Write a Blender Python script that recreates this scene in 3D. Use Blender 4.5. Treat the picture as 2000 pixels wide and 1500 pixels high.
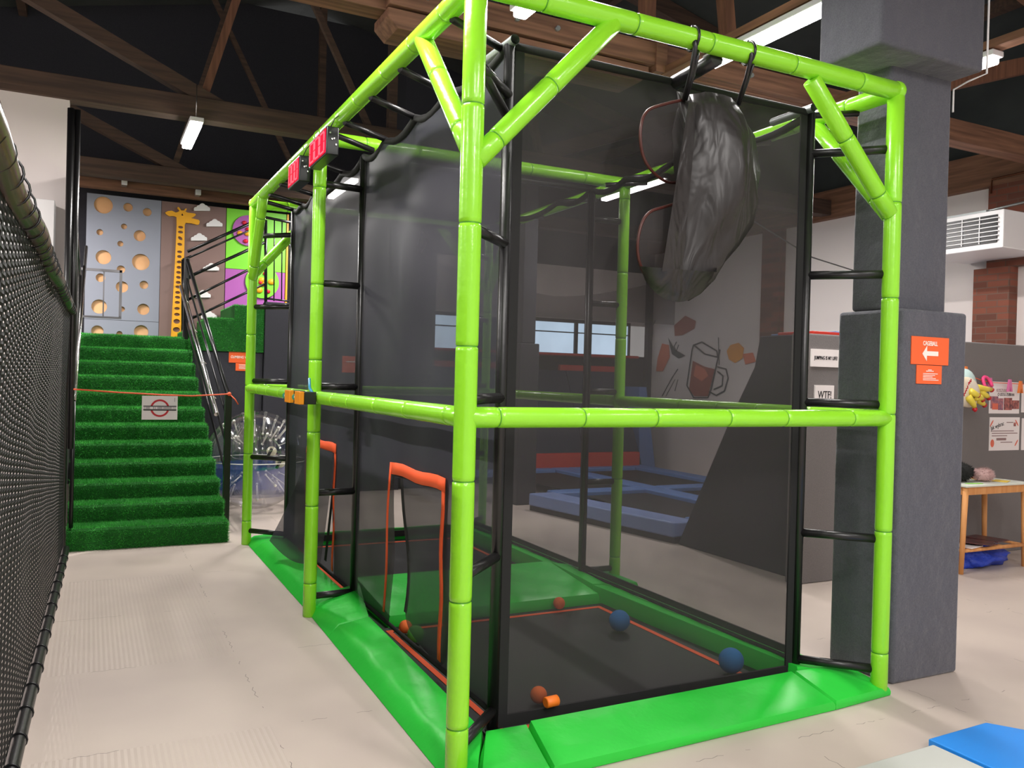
import bpy, bmesh, math, random
import numpy as np
from mathutils import Vector, Matrix
random.seed(4)
sc = bpy.context.scene
for o in list(bpy.data.objects): bpy.data.objects.remove(o)
C = sc.collection
# ------------------------------------------------------------------ camera
F_PX, YAW, PIT, ROL = 1640.35, 0.4660, -0.00735, 0.02619
CAM = Vector((-1.3204, -3.0275, 1.6))
FW = Vector((math.sin(YAW)*math.cos(PIT), math.cos(YAW)*math.cos(PIT), math.sin(PIT)))
R0 = Vector((math.cos(YAW), -math.sin(YAW), 0)); U0 = R0.cross(FW)
RT = R0*math.cos(ROL)+U0*math.sin(ROL); UP = U0*math.cos(ROL)-R0*math.sin(ROL)
cd = bpy.data.cameras.new('camera'); cam = bpy.data.objects.new('camera', cd); C.objects.link(cam)
cd.sensor_fit = 'HORIZONTAL'; cd.sensor_width = 36; cd.lens = F_PX/2000*36; cd.clip_start = .05; cd.clip_end = 100
M = Matrix((RT, UP, -FW)).transposed().to_4x4(); M.translation = CAM; cam.matrix_world = M
sc.camera = cam
def at(u, v, axis, val):            # where the sight line of a measured point meets the real plane x, y or z = val
    d = FW*F_PX + RT*(u-1000) - UP*(v-750)
    return CAM + d*((val-CAM[axis])/d[axis])
# ------------------------------------------------------------------ world, exposure
w = bpy.data.worlds.new('world'); sc.world = w; w.use_nodes = True
w.node_tree.nodes['Background'].inputs[0].default_value = (1.0, .95, .93, 1)
w.node_tree.nodes['Background'].inputs[1].default_value = .48
sc.view_settings.view_transform = 'Standard'; sc.view_settings.look = 'None'
sc.view_settings.gamma = 1; sc.view_settings.use_curve_mapping = False
sc.view_settings.exposure = 0.75
TUBE_W = 30.0      # watts of each fluorescent lamp's light
# ------------------------------------------------------------------ materials
def srgb(r, g, b):
    f = lambda c: (c/255/12.92 if c/255 <= .04045 else ((c/255+.055)/1.055)**2.4)
    return (f(r), f(g), f(b), 1)
MATS = {}
def mat(name, col, rough=.6, metal=0, spec=.5, bump=None, var=None, emit=None, coat=0, sheen=0):
    m = bpy.data.materials.new(name); m.use_nodes = True; nt = m.node_tree
    b = nt.nodes['Principled BSDF']
    b.inputs['Base Color'].default_value = col; b.inputs['Roughness'].default_value = rough
    b.inputs['Metallic'].default_value = metal; b.inputs['Specular IOR Level'].default_value = spec
    b.inputs['Coat Weight'].default_value = coat; b.inputs['Sheen Weight'].default_value = sheen
    tc = nt.nodes.new('ShaderNodeTexCoord')
    if var:      # (scale, second colour[, detail])
        n = nt.nodes.new('ShaderNodeTexNoise'); n.inputs['Scale'].default_value = var[0]; n.inputs['Detail'].default_value = var[2] if len(var) > 2 else 4
        cr = nt.nodes.new('ShaderNodeValToRGB'); cr.color_ramp.elements[0].position = .35; cr.color_ramp.elements[1].position = .65
        cr.color_ramp.elements[0].color = col; cr.color_ramp.elements[1].color = var[1]
        nt.links.new(tc.outputs['Object'], n.inputs['Vector']); nt.links.new(n.outputs['Fac'], cr.inputs['Fac']); nt.links.new(cr.outputs['Color'], b.inputs['Base Color'])
    if bump:     # (scale, strength, distance)
        n = nt.nodes.new('ShaderNodeTexNoise'); n.inputs['Scale'].default_value = bump[0]; n.inputs['Detail'].default_value = 5
        bp = nt.nodes.new('ShaderNodeBump'); bp.inputs['Strength'].default_value = bump[1]; bp.inputs['Distance'].default_value = bump[2]
        nt.links.new(tc.outputs['Object'], n.inputs['Vector']); nt.links.new(n.outputs['Fac'], bp.inputs['Height']); nt.links.new(bp.outputs['Normal'], b.inputs['Normal'])
    if emit:
        b.inputs['Emission Color'].default_value = emit[0]; b.inputs['Emission Strength'].default_value = emit[1]
    MATS[name] = m
    return m
def glass_like(name, col, opacity, rough=.6, weave=None):
    """cloth or film one can partly see through: part transparent, part surface"""
    m = mat(name, col, rough); nt = m.node_tree; b = nt.nodes['Principled BSDF']
    t = nt.nodes.new('ShaderNodeBsdfTransparent'); mx = nt.nodes.new('ShaderNodeMixShader'); out = nt.nodes['Material Output']
    nt.links.new(t.outputs[0], mx.inputs[1]); nt.links.new(b.outputs[0], mx.inputs[2]); nt.links.new(mx.outputs[0], out.inputs[0])
    mx.inputs[0].default_value = opacity
    if weave:        # slow change of density through the cloth
        tc = nt.nodes.new('ShaderNodeTexCoord'); n = nt.nodes.new('ShaderNodeTexNoise'); n.inputs['Scale'].default_value = weave
        mr = nt.nodes.new('ShaderNodeMapRange'); mr.inputs[3].default_value = opacity-.08; mr.inputs[4].default_value = opacity+.08
        nt.links.new(tc.outputs['Object'], n.inputs['Vector']); nt.links.new(n.outputs['Fac'], mr.inputs[0]); nt.links.new(mr.outputs[0], mx.inputs[0])
    return m
LIME = mat('lime_vinyl', srgb(146, 222, 46), .24, spec=.5, bump=(14, .35, .01), coat=.15)
LIMED = mat('lime_seam', srgb(74, 150, 22), .5)
PAD = mat('green_vinyl', srgb(44, 200, 62), .36, spec=.4, bump=(5, .4, .02))
BLACKP = mat('black_foam_tube', srgb(26, 25, 26), .33, bump=(30, .2, .004))
BLACK = mat('black_metal', srgb(18, 18, 20), .28)
SEAM = mat('black_webbing', srgb(22, 21, 22), .8)
MESHF = glass_like('black_mesh_front', srgb(50, 46, 46), .52, weave=2.5)
MESHS = glass_like('black_mesh_side', srgb(50, 50, 60), .8, weave=2.5)
CLOTH = glass_like('black_thin_cloth', srgb(46, 43, 42), .93, rough=.4)
_n = CLOTH.node_tree; _t = _n.nodes.new('ShaderNodeTexCoord'); _w = _n.nodes.new('ShaderNodeTexNoise'); _w.inputs['Scale'].default_value = 3.2; _w.inputs['Detail'].default_value = 2.5; _w.inputs['Distortion'].default_value = .8
_b = _n.nodes.new('ShaderNodeBump'); _b.inputs['Strength'].default_value = .9; _b.inputs['Distance'].default_value = .05; _m = _n.nodes.new('ShaderNodeMapping'); _m.inputs['Scale'].default_value = (2.2, 1.5, .8); _m.inputs['Rotation'].default_value = (0, .4, 0); _n.links.new(_t.outputs['Object'], _m.inputs[0]); _n.links.new(_m.outputs[0], _w.inputs['Vector']); _n.links.new(_w.outputs['Fac'], _b.inputs['Height']); _n.links.new(_b.outputs[0], _n.nodes['Principled BSDF'].inputs['Normal'])
CLOTH2 = glass_like('black_sheer_cloth', srgb(60, 55, 54), .45)
ORANGE = mat('orange_webbing', srgb(240, 90, 40), .7)
BED = mat('trampoline_weave', srgb(34, 32, 33), .55, bump=(400, .3, .002))
FELT = mat('grey_felt', srgb(120, 114, 112), .95, var=(160, srgb(108, 103, 102)), bump=(220, .5, .004), sheen=.2)
FELTW = mat('grey_felt_wrinkled', srgb(92, 92, 100), .95, var=(160, srgb(80, 80, 88)), bump=(3.5, 1.0, .06), sheen=.2)
FELTD = mat('dark_grey_felt', srgb(56, 56, 63), .95, var=(160, srgb(48, 48, 55)), bump=(220, .5, .004))
WHITEW = mat('white_wall_paint', srgb(232, 222, 218), .8, bump=(8, .1, .01))
WHITE = mat('white_enamel', srgb(238, 236, 236), .4)
PAPER = mat('white_paper', srgb(240, 232, 230), .7)
STEEL = mat('bright_steel', srgb(215, 212, 210), .2, metal=1)
GREYMET = mat('galvanised_steel', srgb(170, 175, 175), .45, metal=.8)
ROOF = mat('dark_roof_lining', srgb(46, 50, 50), .9, var=(1.4, srgb(60, 64, 62)), bump=(2, .5, .05))
OR_SIGN = mat('orange_sign', srgb(250, 104, 48), .4)
INK = mat('black_ink', srgb(25, 22, 24), .6)
WINK = mat('white_ink', srgb(252, 240, 230), .5)
TURFB = mat('turf_backing', srgb(24, 92, 28), .95)
TURF = mat('turf_blades', srgb(66, 176, 62), .6, var=(9, srgb(38, 140, 44)))
PLY = mat('plywood', srgb(240, 190, 140), .6, var=(3, srgb(226, 170, 118)))
BOARDG = mat('grey_board', srgb(142, 146, 160), .5)
BOARDB = mat('brown_board', srgb(132, 106, 100), .45)
BOARDL = mat('green_board', srgb(130, 225, 50), .45)
BOARDP = mat('purple_board', srgb(176, 92, 176), .45)
YEL = mat('yellow_board', srgb(246, 176, 30), .45)
REDH = mat('red_hold', srgb(226, 30, 60), .4)
BLUEV = mat('blue_vinyl', srgb(36, 140, 232), .4)
BLUED = mat('blue_pad', srgb(96, 130, 190), .5)
GREYV = mat('pale_grey_vinyl', srgb(196, 198, 192), .45)
REDV = mat('red_pad', srgb(200, 50, 34), .5)
NAVY = mat('navy_pad', srgb(36, 44, 66), .5)
def wood(name, c1, c2, axis=0):
    m = mat(name, c1, .7); nt = m.node_tree; b = nt.nodes['Principled BSDF']
    tc = nt.nodes.new('ShaderNodeTexCoord'); mp = nt.nodes.new('ShaderNodeMapping'); s = [14, 14, 14]; s[axis] = .8; mp.inputs['Scale'].default_value = s
    n = nt.nodes.new('ShaderNodeTexNoise'); n.inputs['Scale'].default_value = 2; n.inputs['Detail'].default_value = 6
    cr = nt.nodes.new('ShaderNodeValToRGB'); cr.color_ramp.elements[0].color = c1; cr.color_ramp.elements[1].color = c2
    cr.color_ramp.elements[0].position = .35; cr.color_ramp.elements[1].position = .7
    nt.links.new(tc.outputs['Object'], mp.inputs[0]); nt.links.new(mp.outputs[0], n.inputs['Vector']); nt.links.new(n.outputs['Fac'], cr.inputs[0]); nt.links.new(cr.outputs[0], b.inputs['Base Color'])
    bp = nt.nodes.new('ShaderNodeBump'); bp.inputs['Strength'].default_value = .3; bp.inputs['Distance'].default_value = .01
    nt.links.new(n.outputs['Fac'], bp.inputs['Height']); nt.links.new(bp.outputs[0], b.inputs['Normal'])
    return m
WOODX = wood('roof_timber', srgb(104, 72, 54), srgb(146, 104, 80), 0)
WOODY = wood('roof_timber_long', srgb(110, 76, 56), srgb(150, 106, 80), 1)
WOODD = wood('shade_tinted_timber', srgb(66, 50, 42), srgb(92, 70, 56), 0)  # timber colour darkened to stand for the shade on the far trusses
WOODZ = wood('roof_timber_strut', srgb(108, 72, 54), srgb(140, 96, 72), 2)
OAK = wood('table_wood', srgb(214, 146, 84), srgb(228, 166, 104), 2)
def brick():
    m = mat('brick', srgb(150, 80, 56), .85); nt = m.node_tree; b = nt.nodes['Principled BSDF']
    tc = nt.nodes.new('ShaderNodeTexCoord'); sp = nt.nodes.new('ShaderNodeSeparateXYZ'); cb = nt.nodes.new('ShaderNodeCombineXYZ'); ad = nt.nodes.new('ShaderNodeMath'); ad.operation = 'ADD'
    nt.links.new(tc.outputs['Object'], sp.inputs[0]); nt.links.new(sp.outputs[0], ad.inputs[0]); nt.links.new(sp.outputs[1], ad.inputs[1])
    nt.links.new(ad.outputs[0], cb.inputs[0]); nt.links.new(sp.outputs[2], cb.inputs[1])
    t = nt.nodes.new('ShaderNodeTexBrick'); t.inputs['Scale'].default_value = 1; t.inputs['Brick Width'].default_value = .25; t.inputs['Row Height'].default_value = .075
    t.inputs['Mortar Size'].default_value = .006; t.inputs['Color1'].default_value = srgb(136, 78, 60); t.inputs['Color2'].default_value = srgb(98, 60, 48); t.inputs['Mortar'].default_value = srgb(110, 84, 72)
    nt.links.new(cb.outputs[0], t.inputs['Vector']); nt.links.new(t.outputs['Color'], b.inputs['Base Color'])
    return m
BRICK = brick()
def floor_mat():
    m = mat('foam_floor_tiles', srgb(200, 184, 174), .5, spec=.35); nt = m.node_tree; b = nt.nodes['Principled BSDF']; N = nt.nodes.new; L = nt.links.new
    tc = N('ShaderNodeTexCoord'); sp = N('ShaderNodeSeparateXYZ'); L(tc.outputs['Object'], sp.inputs[0])
    def math_(op, a, bb=None, c=None):
        n = N('ShaderNodeMath'); n.operation = op
        for i, x in enumerate((a, bb, c)):
            if x is None: continue
            if isinstance(x, (int, float)): n.inputs[i].default_value = x
            else: L(x, n.inputs[i])
        return n.outputs[0]
    X, Y = sp.outputs[0], sp.outputs[1]
    # wavy (puzzle cut) seams on a 1.05 m grid
    def seam(a, b_, off):
        wob = math_('MULTIPLY', math_('PINGPONG', b_, .035), .3)
        fr = math_('PINGPONG', math_('ADD', math_('SUBTRACT', a, off), wob), .525)
        return math_('LESS_THAN', fr, .0014)
    sm = math_('MAXIMUM', seam(X, Y, -.55), seam(Y, X, .82))
    nz = N('ShaderNodeTexNoise'); nz.inputs['Scale'].default_value = 5; L(tc.outputs['Object'], nz.inputs['Vector'])
    gap = math_('MULTIPLY', sm, math_('GREATER_THAN', nz.outputs['Fac'], .54))
    n1 = N('ShaderNodeTexNoise'); n1.inputs['Scale'].default_value = .9; n1.inputs['Detail'].default_value = 3; L(tc.outputs['Object'], n1.inputs['Vector'])
    cr = N('ShaderNodeValToRGB'); cr.color_ramp.elements[0].position = .3; cr.color_ramp.elements[1].position = .7
    cr.color_ramp.elements[0].color = srgb(186, 172, 164); cr.color_ramp.elements[1].color = srgb(206, 192, 180); L(n1.outputs['Fac'], cr.inputs[0])
    mx = N('ShaderNodeMixRGB'); L(gap, mx.inputs[0]); L(cr.outputs[0], mx.inputs[1]); mx.inputs[2].default_value = srgb(120, 108, 102)
    L(mx.outputs[0], b.inputs['Base Color'])
    # moulded ribs run along the aisle on the strip of tiles beside the net
    rib = math_('MULTIPLY', math_('PINGPONG', X, .0125), 80)
    lane = math_('MULTIPLY', math_('LESS_THAN', X, -.56), math_('GREATER_THAN', X, -1.62))
    row = math_('LESS_THAN', math_('MODULO', math_('ADD', Y, 20.18), 3.15), 2.1)
    h = math_('MULTIPLY', math_('MULTIPLY', rib, lane), row)
    h2 = math_('SUBTRACT', h, math_('MULTIPLY', sm, 1.0))
    bp = N('ShaderNodeBump'); bp.inputs['Strength'].default_value = .45; bp.inputs['Distance'].default_value = .003
    L(h2, bp.inputs['Height']); L(bp.outputs[0], b.inputs['Normal'])
    return m
FLOOR = floor_mat()
def net_mat():
    """coarse knotless netting: staggered oval holes between thick black twine"""
    m = mat('coarse_black_netting', srgb(24, 23, 24), .65, spec=.2); nt = m.node_tree; b = nt.nodes['Principled BSDF']; N = nt.nodes.new; L = nt.links.new
    tc = N('ShaderNodeTexCoord'); sp = N('ShaderNodeSeparateXYZ'); L(tc.outputs['Object'], sp.inputs[0])
    def math_(op, a, bb=None):
        n = N('ShaderNodeMath'); n.operation = op
        for i, x in enumerate((a, bb)):
            if x is None: continue
            if isinstance(x, (int, float)): n.inputs[i].default_value = x
            else: L(x, n.inputs[i])
        return n.outputs[0]
    a = math_('MULTIPLY', sp.outputs[1], 1/.1); c = math_('MULTIPLY', sp.outputs[2], 1/.024)
    row = math_('FLOOR', a); st = math_('MULTIPLY', math_('MODULO', math_('ADD', row, 100), 2), .5)
    fa = math_('SUBTRACT', math_('FRACT', a), .5); fc = math_('SUBTRACT', math_('FRACT', math_('ADD', c, st)), .5)
    d = math_('ADD', math_('MULTIPLY', math_('MULTIPLY', fa, fa), 1.0), math_('MULTIPLY', math_('MULTIPLY', fc, fc), 1.4))
    hole = math_('LESS_THAN', d, .022)
    t = N('ShaderNodeBsdfTransparent'); mx = N('ShaderNodeMixShader'); L(hole, mx.inputs[0]); L(b.outputs[0], mx.inputs[1]); L(t.outputs[0], mx.inputs[2]); L(mx.outputs[0], nt.nodes['Material Output'].inputs[0])
    bp = N('ShaderNodeBump'); bp.inputs['Strength'].default_value = 1; bp.inputs['Distance'].default_value = .012
    L(math_('MULTIPLY', d, 3), bp.inputs['Height']); L(bp.outputs[0], b.inputs['Normal'])
    return m
NET = net_mat()
# ------------------------------------------------------------------ geometry helpers
class MB:
    def __init__(s): s.v = []; s.f = []; s.mi = []; s.sm = []
    def add(s, vs, fs, mi=0, smooth=False):
        n = len(s.v); s.v += [tuple(p) for p in vs]
        for f in fs: s.f.append(tuple(i+n for i in f)); s.mi.append(mi); s.sm.append(smooth)
        return s
    def box(s, x0, x1, y0, y1, z0, z1, mi=0):
        v = [(x, y, z) for x in (x0, x1) for y in (y0, y1) for z in (z0, z1)]
        return s.add(v, [(0, 1, 3, 2), (4, 6, 7, 5), (0, 4, 5, 1), (2, 3, 7, 6), (0, 2, 6, 4), (1, 5, 7, 3)], mi)
    def tube(s, pts, r, n=14, mi=0, caps=True, closed=False, grooves=None, groove_mi=1):
        """pts: polyline; r: radius or list"""
        pts = [Vector(p) for p in pts]; m = len(pts); rr = r if isinstance(r, (list, tuple)) else [r]*m
        base = len(s.v); ref = None
        for i, p in enumerate(pts):
            if closed: t = pts[(i+1) % m]-pts[i-1]
            else: t = pts[min(i+1, m-1)]-pts[max(i-1, 0)]
            t.normalize()
            if ref is None:
                ref = t.cross(Vector((0, 0, 1)))
                if ref.length < .1: ref = t.cross(Vector((1, 0, 0)))
            ref = (ref-t*ref.dot(t)).normalized(); b = t.cross(ref)
            for k in range(n):
                a = 2*math.pi*k/n; s.v.append(tuple(p+(ref*math.cos(a)+b*math.sin(a))*rr[i]))
        for i in range(m if closed else m-1):
            for k in range(n):
                a = base+i*n+k; a2 = base+i*n+(k+1) % n; j = (i+1) % m
                c = base+j*n+k; c2 = base+j*n+(k+1) % n
                s.f.append((a, a2, c2, c)); s.mi.append(groove_mi if grooves and i in grooves else mi); s.sm.append(True)
        if caps and not closed:
            s.f.append(tuple(base+k for k in range(n))[::-1]); s.mi.append(mi); s.sm.append(False)
            s.f.append(tuple(base+(m-1)*n+k for k in range(n))); s.mi.append(mi); s.sm.append(False)
        return s
    def sphere(s, c, r, n=20, mi=0):
        c = Vector(c); rr = r if isinstance(r, (tuple, list)) else (r, r, r); h = n//2; vs = []; fs = []
        for i in range(h+1):
            th = math.pi*i/h
            for k in range(n):
                ph = 2*math.pi*k/n; vs.append((c.x+rr[0]*math.sin(th)*math.cos(ph), c.y+rr[1]*math.sin(th)*math.sin(ph), c.z+rr[2]*math.cos(th)))
        for i in range(h):
            for k in range(n): fs.append((i*n+k, (i+1)*n+k, (i+1)*n+(k+1) % n, i*n+(k+1) % n))
        return s.add(vs, fs, mi, True)
    def prism(s, outline, d, mi=0):
        """outline: list of 3d points (planar), d: extrusion vector"""
        n = len(outline); d = Vector(d); vs = [Vector(p) for p in outline]+[Vector(p)+d for p in outline]
        fs = [tuple(range(n))[::-1], tuple(range(n, 2*n))]+[(i, (i+1) % n, (i+1) % n+n, i+n) for i in range(n)]
        return s.add(vs, fs, mi)
    def grid(s, fn, nu, nv, mi=0, smooth=True, skip=None):
        vs = [fn(i/nu, j/nv) for j in range(nv+1) for i in range(nu+1)]; fs = []
        for j in range(nv):
            for i in range(nu):
                if skip and skip((i+.5)/nu, (j+.5)/nv): continue
                a = j*(nu+1)+i; fs.append((a, a+1, a+nu+2, a+nu+1))
        return s.add(vs, fs, mi, smooth)
    def build(s, name, mats, parent=None, bevel=0, loc=None, solid=0, weld=False):
        me = bpy.data.meshes.new(name); me.from_pydata(s.v, [], s.f)
        mats = mats if isinstance(mats, (list, tuple)) else [mats]
        for m in mats: me.materials.append(m)
        me.polygons.foreach_set('material_index', s.mi); me.polygons.foreach_set('use_smooth', s.sm)
        bm = bmesh.new(); bm.from_mesh(me)
        if weld: bmesh.ops.remove_doubles(bm, verts=bm.verts, dist=1e-5)
        bmesh.ops.recalc_face_normals(bm, faces=bm.faces); bm.to_mesh(me); bm.free()
        o = bpy.data.objects.new(name, me); C.objects.link(o)
        if parent: o.parent = parent; o.matrix_parent_inverse = Matrix.Translation(parent.location).inverted()
        if bevel:
            b = o.modifiers.new('bevel', 'BEVEL'); b.width = bevel; b.segments = 3; b.limit_method = 'ANGLE'; b.harden_normals = False
            me.polygons.foreach_set('use_smooth', [True]*len(me.polygons))
            try: me.set_sharp_from_angle(angle=math.radians(60))
            except Exception: pass
        if solid: q = o.modifiers.new('thickness', 'SOLIDIFY'); q.thickness = solid; q.offset = 0
        return o
def origin(o, p):
    """moves a mesh object's origin to p without moving its shape"""
    o.data.transform(Matrix.Translation(-Vector(p))); o.location = p; return o
def tag(o, label=None, cat=None, group=None, kind=None):
    if label: o['label'] = label
    if cat: o['category'] = cat
    if group: o['group'] = group
    if kind: o['kind'] = kind
    return o
def empty(name, loc, label, cat, group=None):
    o = bpy.data.objects.new(name, None); o.location = loc; o.empty_display_size = .1; C.objects.link(o); return tag(o, label, cat, group)
def struct(name, mb, m, bevel=0): return tag(mb.build(name, m, bevel=bevel), kind='structure')
def copy_tree(o, parent=None):
    c = o.copy(); C.objects.link(c); c.parent = parent
    for ch in [x for x in bpy.data.objects if x.parent == o]: copy_tree(ch, c)
    return c
def foam_tube(p0, p1, r=.044, step=.42, off=.2, n=22, dent=.0035):
    """padded pipe: vinyl sleeve sections with a pinched dark seam between them"""
    p0, p1 = Vector(p0), Vector(p1); L = (p1-p0).length; d = (p1-p0)/L
    ts = [0.0, .004]; rs = [r*.9, r]; gr = []
    t = off
    while t < L-.06:
        for dt, k in ((-.02, 0), (-.005, -.25), (-.003, -1), (.003, -1), (.005, -.25), (.02, 0)):
            if (dt, k) == (.003, -1): gr.append(len(ts)-1)
            ts.append(t+dt); rs.append(r+k*dent)
        t += step*random.uniform(.82, 1.18)
    ts += [L-.004, L]; rs += [r, r*.9]
    ts2 = []; rs2 = []
    mb = MB(); mb.tube([p0+d*x for x in ts], rs, n=n, grooves=set(gr)); return mb
def poly_mesh(name, loops, thick, m, place, parent=None, bevel=0):
    """flat board cut to loops (first outline, others holes), thickness along local z, set by matrix place"""
    cu = bpy.data.curves.new(name, 'CURVE'); cu.dimensions = '2D'; cu.fill_mode = 'BOTH'; cu.extrude = thick/2
    for lp in loops:
        s = cu.splines.new('POLY'); s.points.add(len(lp)-1); s.use_cyclic_u = True
        for i, p in enumerate(lp): s.points[i].co = (p[0], p[1], 0, 1)
    to = bpy.data.objects.new('t', cu); C.objects.link(to); bpy.context.view_layer.update()
    dg = bpy.context.evaluated_depsgraph_get(); me = bpy.data.meshes.new_from_object(to.evaluated_get(dg)); bpy.data.objects.remove(to)
    me.name = name; me.transform(place); me.materials.clear(); me.materials.append(m)
    o = bpy.data.objects.new(name, me); C.objects.link(o)
    if parent: o.parent = parent; o.matrix_parent_inverse = Matrix.Translation(parent.location).inverted()
    return o
def text_mesh(name, s, size, m, place, parent=None, align='CENTER', xs=1.0, thick=.001, bold=0):
    cu = bpy.data.curves.new(name, 'FONT'); cu.body = s; cu.size = size; cu.align_x = align; cu.align_y = 'CENTER'; cu.extrude = thick; cu.offset = bold
    to = bpy.data.objects.new('t', cu); C.objects.link(to); bpy.context.view_layer.update()
    dg = bpy.context.evaluated_depsgraph_get(); me = bpy.data.meshes.new_from_object(to.evaluated_get(dg)); bpy.data.objects.remove(to)
    me.name = name; me.transform(place @ Matrix.Diagonal((xs, 1, 1, 1))); me.materials.clear(); me.materials.append(m)
    o = bpy.data.objects.new(name, me); C.objects.link(o)
    if parent: o.parent = parent; o.matrix_parent_inverse = Matrix.Translation(parent.location).inverted()
    return o
def face_y(x, y, z):      # local xy -> world xz, facing -y
    return Matrix.Translation((x, y, z)) @ Matrix.Rotation(math.pi/2, 4, 'X')
def face_x(x, y, z):      # faces -x : local x -> -y, local y -> z
    return Matrix.Translation((x, y, z)) @ Matrix.Rotation(-math.pi/2, 4, 'Z') @ Matrix.Rotation(math.pi/2, 4, 'X')
def circ(cx, cy, rx, ry=None, n=32, rot=0):
    ry = ry or rx; out = []
    for k in range(n):
        a = 2*math.pi*k/n; x, y = rx*math.cos(a), ry*math.sin(a)
        out.append((cx+x*math.cos(rot)-y*math.sin(rot), cy+x*math.sin(rot)+y*math.cos(rot)))
    return out
# ================================================================== SETTING
struct('floor', MB().box(-7, 9, -6, 11, -.1, 0), FLOOR)
mb = MB(); 
mb.add([(-7, -6, 5.2), (1.5, -6, 7.2), (10, -6, 5.2), (10, 11, 5.2), (1.5, 11, 7.2), (-7, 11, 5.2)], [(0, 1, 4, 5), (1, 2, 3, 4)])
mb.add([(-7, -6, 5.3), (1.5, -6, 7.3), (10, -6, 5.3), (10, 11, 5.3), (1.5, 11, 7.3), (-7, 11, 5.3)], [(0, 1, 4, 5), (1, 2, 3, 4)])
struct('ceiling', mb, ROOF)
mb = MB().box(-7, 9, 9.86, 10, 0, 2.05).box(-7, 3.1, 9.86, 10, 2.05, 7).box(3.1, 9, 9.86, 10, 3.6, 7)
mb.box(3.1, 9, 9.86, 10, 2.62, 3.6, 1)
struct('wall_back', mb, [FELTD, WHITEW])
# right wall: white plaster panels between brick piers, dark timber band on top
mb = MB().box(8, 8.2, -6, 9.86, 0, 3.95, 0).box(8, 8.2, -6, 9.86, 3.95, 7, 1)
struct('wall_right', mb, [WHITEW, ROOF])
struct('trim_1', MB().box(7.9, 8.0, -6, 9.86, 3.95, 4.35), WOODY)
mb = MB().box(7.85, 8, 2.89, 3.32, 0, 3.0).box(7.9, 8, 2.0, 3.2, 3.0, 3.95); struct('trim_2', mb, BRICK)
struct('trim_3', MB().box(7.9, 8, 6.45, 6.85, 0, 3.95), BRICK)
struct('trim_4', MB().box(7.9, 8, 9.75, 9.86, 0, 3.95), FELTD)
# white partition on the left beyond the net
struct('wall_left', MB().box(-7, -1.53, 5.55, 5.7, 0, 4.0), WHITEW)
# windows
LITE = mat('daylight', srgb(200, 222, 240), .5, emit=(srgb(196, 222, 245), 1.5))
for i, (x0, x1) in enumerate(((3.12, 4.3), (5.45, 6.35), (6.42, 7.5))):
    f = tag(MB().box(x0-.04, x1+.04, 9.8, 9.86, 2.02, 2.06).box(x0-.04, x1+.04, 9.8, 9.86, 2.6, 2.66).box(x0-.04, x0, 9.8, 9.86, 2.02, 2.66).box(x1, x1+.04, 9.8, 9.86, 2.02, 2.66).box(x0, x1, 9.81, 9.84, 2.42, 2.44).build('window_%d' % (i+1), BLACK), kind='structure')
    MB().box(x0, x1, 9.835, 9.85, 2.06, 2.6).build('pane', LITE, f)
struct('trim_5', MB().box(4.3, 5.4, 9.83, 9.86, 2.05, 2.62), FELTD)
# padded steel columns
def column(idx, x0, x1, y0, y1, zb, inset, top=None):
    mb = MB().box(x0, x1, y0, y1, 0, zb); mb.box(x0+inset, x1-inset, y0+inset, y1-inset, zb, 5.9)
    if top: mb.box(*top)
    return mb
mb = MB().box(2.565, 3.1, .06, .495, 0, 2.03).box(2.58, 3.09, .19, .42, 2.03, 5.9).box(2.27, 3.09, 0, .42, 3.37, 5.9)
o = mb.build('padded_column', [FELTW], bevel=.02); tag(o, 'grey felt-padded column with wide head, beside the cage and carrying orange signs', 'column'); 
o = MB().box(3.49, 3.77, 6.34, 6.66, 0, 2.04).box(3.53, 3.73, 6.38, 6.62, 2.04, 6.2).build('padded_column', FELTD, bevel=.015); tag(o, 'dark grey padded column seen through the cage, rising from the court edge', 'column')
o = MB().box(2.55, 3.08, 8.2, 8.7, 0, 6.2).build('padded_column', FELTD, bevel=.015); tag(o, 'far dark padded column seen through the left net, beside the window', 'column')
# roof trusses: three bottom chords at 3.1 m spacing with struts
def beam(mb, p0, p1, w, h, mi=0):
    p0, p1 = Vector(p0), Vector(p1); t = (p1-p0).normalized(); s = Vector((0, 1, 0)); u = t.cross(s).normalized()
    if u.length < .5: s = Vector((1, 0, 0)); u = t.cross(s)
    s = u.cross(t).normalized(); vs = []
    for p in (p0, p1):
        for a, b in ((-1, -1), (1, -1), (1, 1), (-1, 1)): vs.append(p+s*a*w/2+u*b*h/2)
    return mb.add(vs, [(0, 1, 2, 3), (4, 7, 6, 5), (0, 4, 5, 1), (1, 5, 6, 2), (2, 6, 7, 3), (3, 7, 4, 0)], mi)
def truss(y, label, webs, near=False):
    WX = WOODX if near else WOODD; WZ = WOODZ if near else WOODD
    t = empty('roof_truss', (1.5, y, 4.0), label, 'roof truss', 'timber roof trusses')
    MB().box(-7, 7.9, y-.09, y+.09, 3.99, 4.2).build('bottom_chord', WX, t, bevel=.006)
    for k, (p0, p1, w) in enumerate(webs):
        beam(MB(), (p0[0], y, p0[1]), (p1[0], y, p1[1]), w, w).build('strut', WOODZ if (k == 1 and y == 5.6) else WZ, t)  # one far strut keeps the lighter timber colour, painted as lit
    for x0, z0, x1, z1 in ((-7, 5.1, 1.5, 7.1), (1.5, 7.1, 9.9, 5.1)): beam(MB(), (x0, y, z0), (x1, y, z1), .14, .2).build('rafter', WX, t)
    return t
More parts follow.
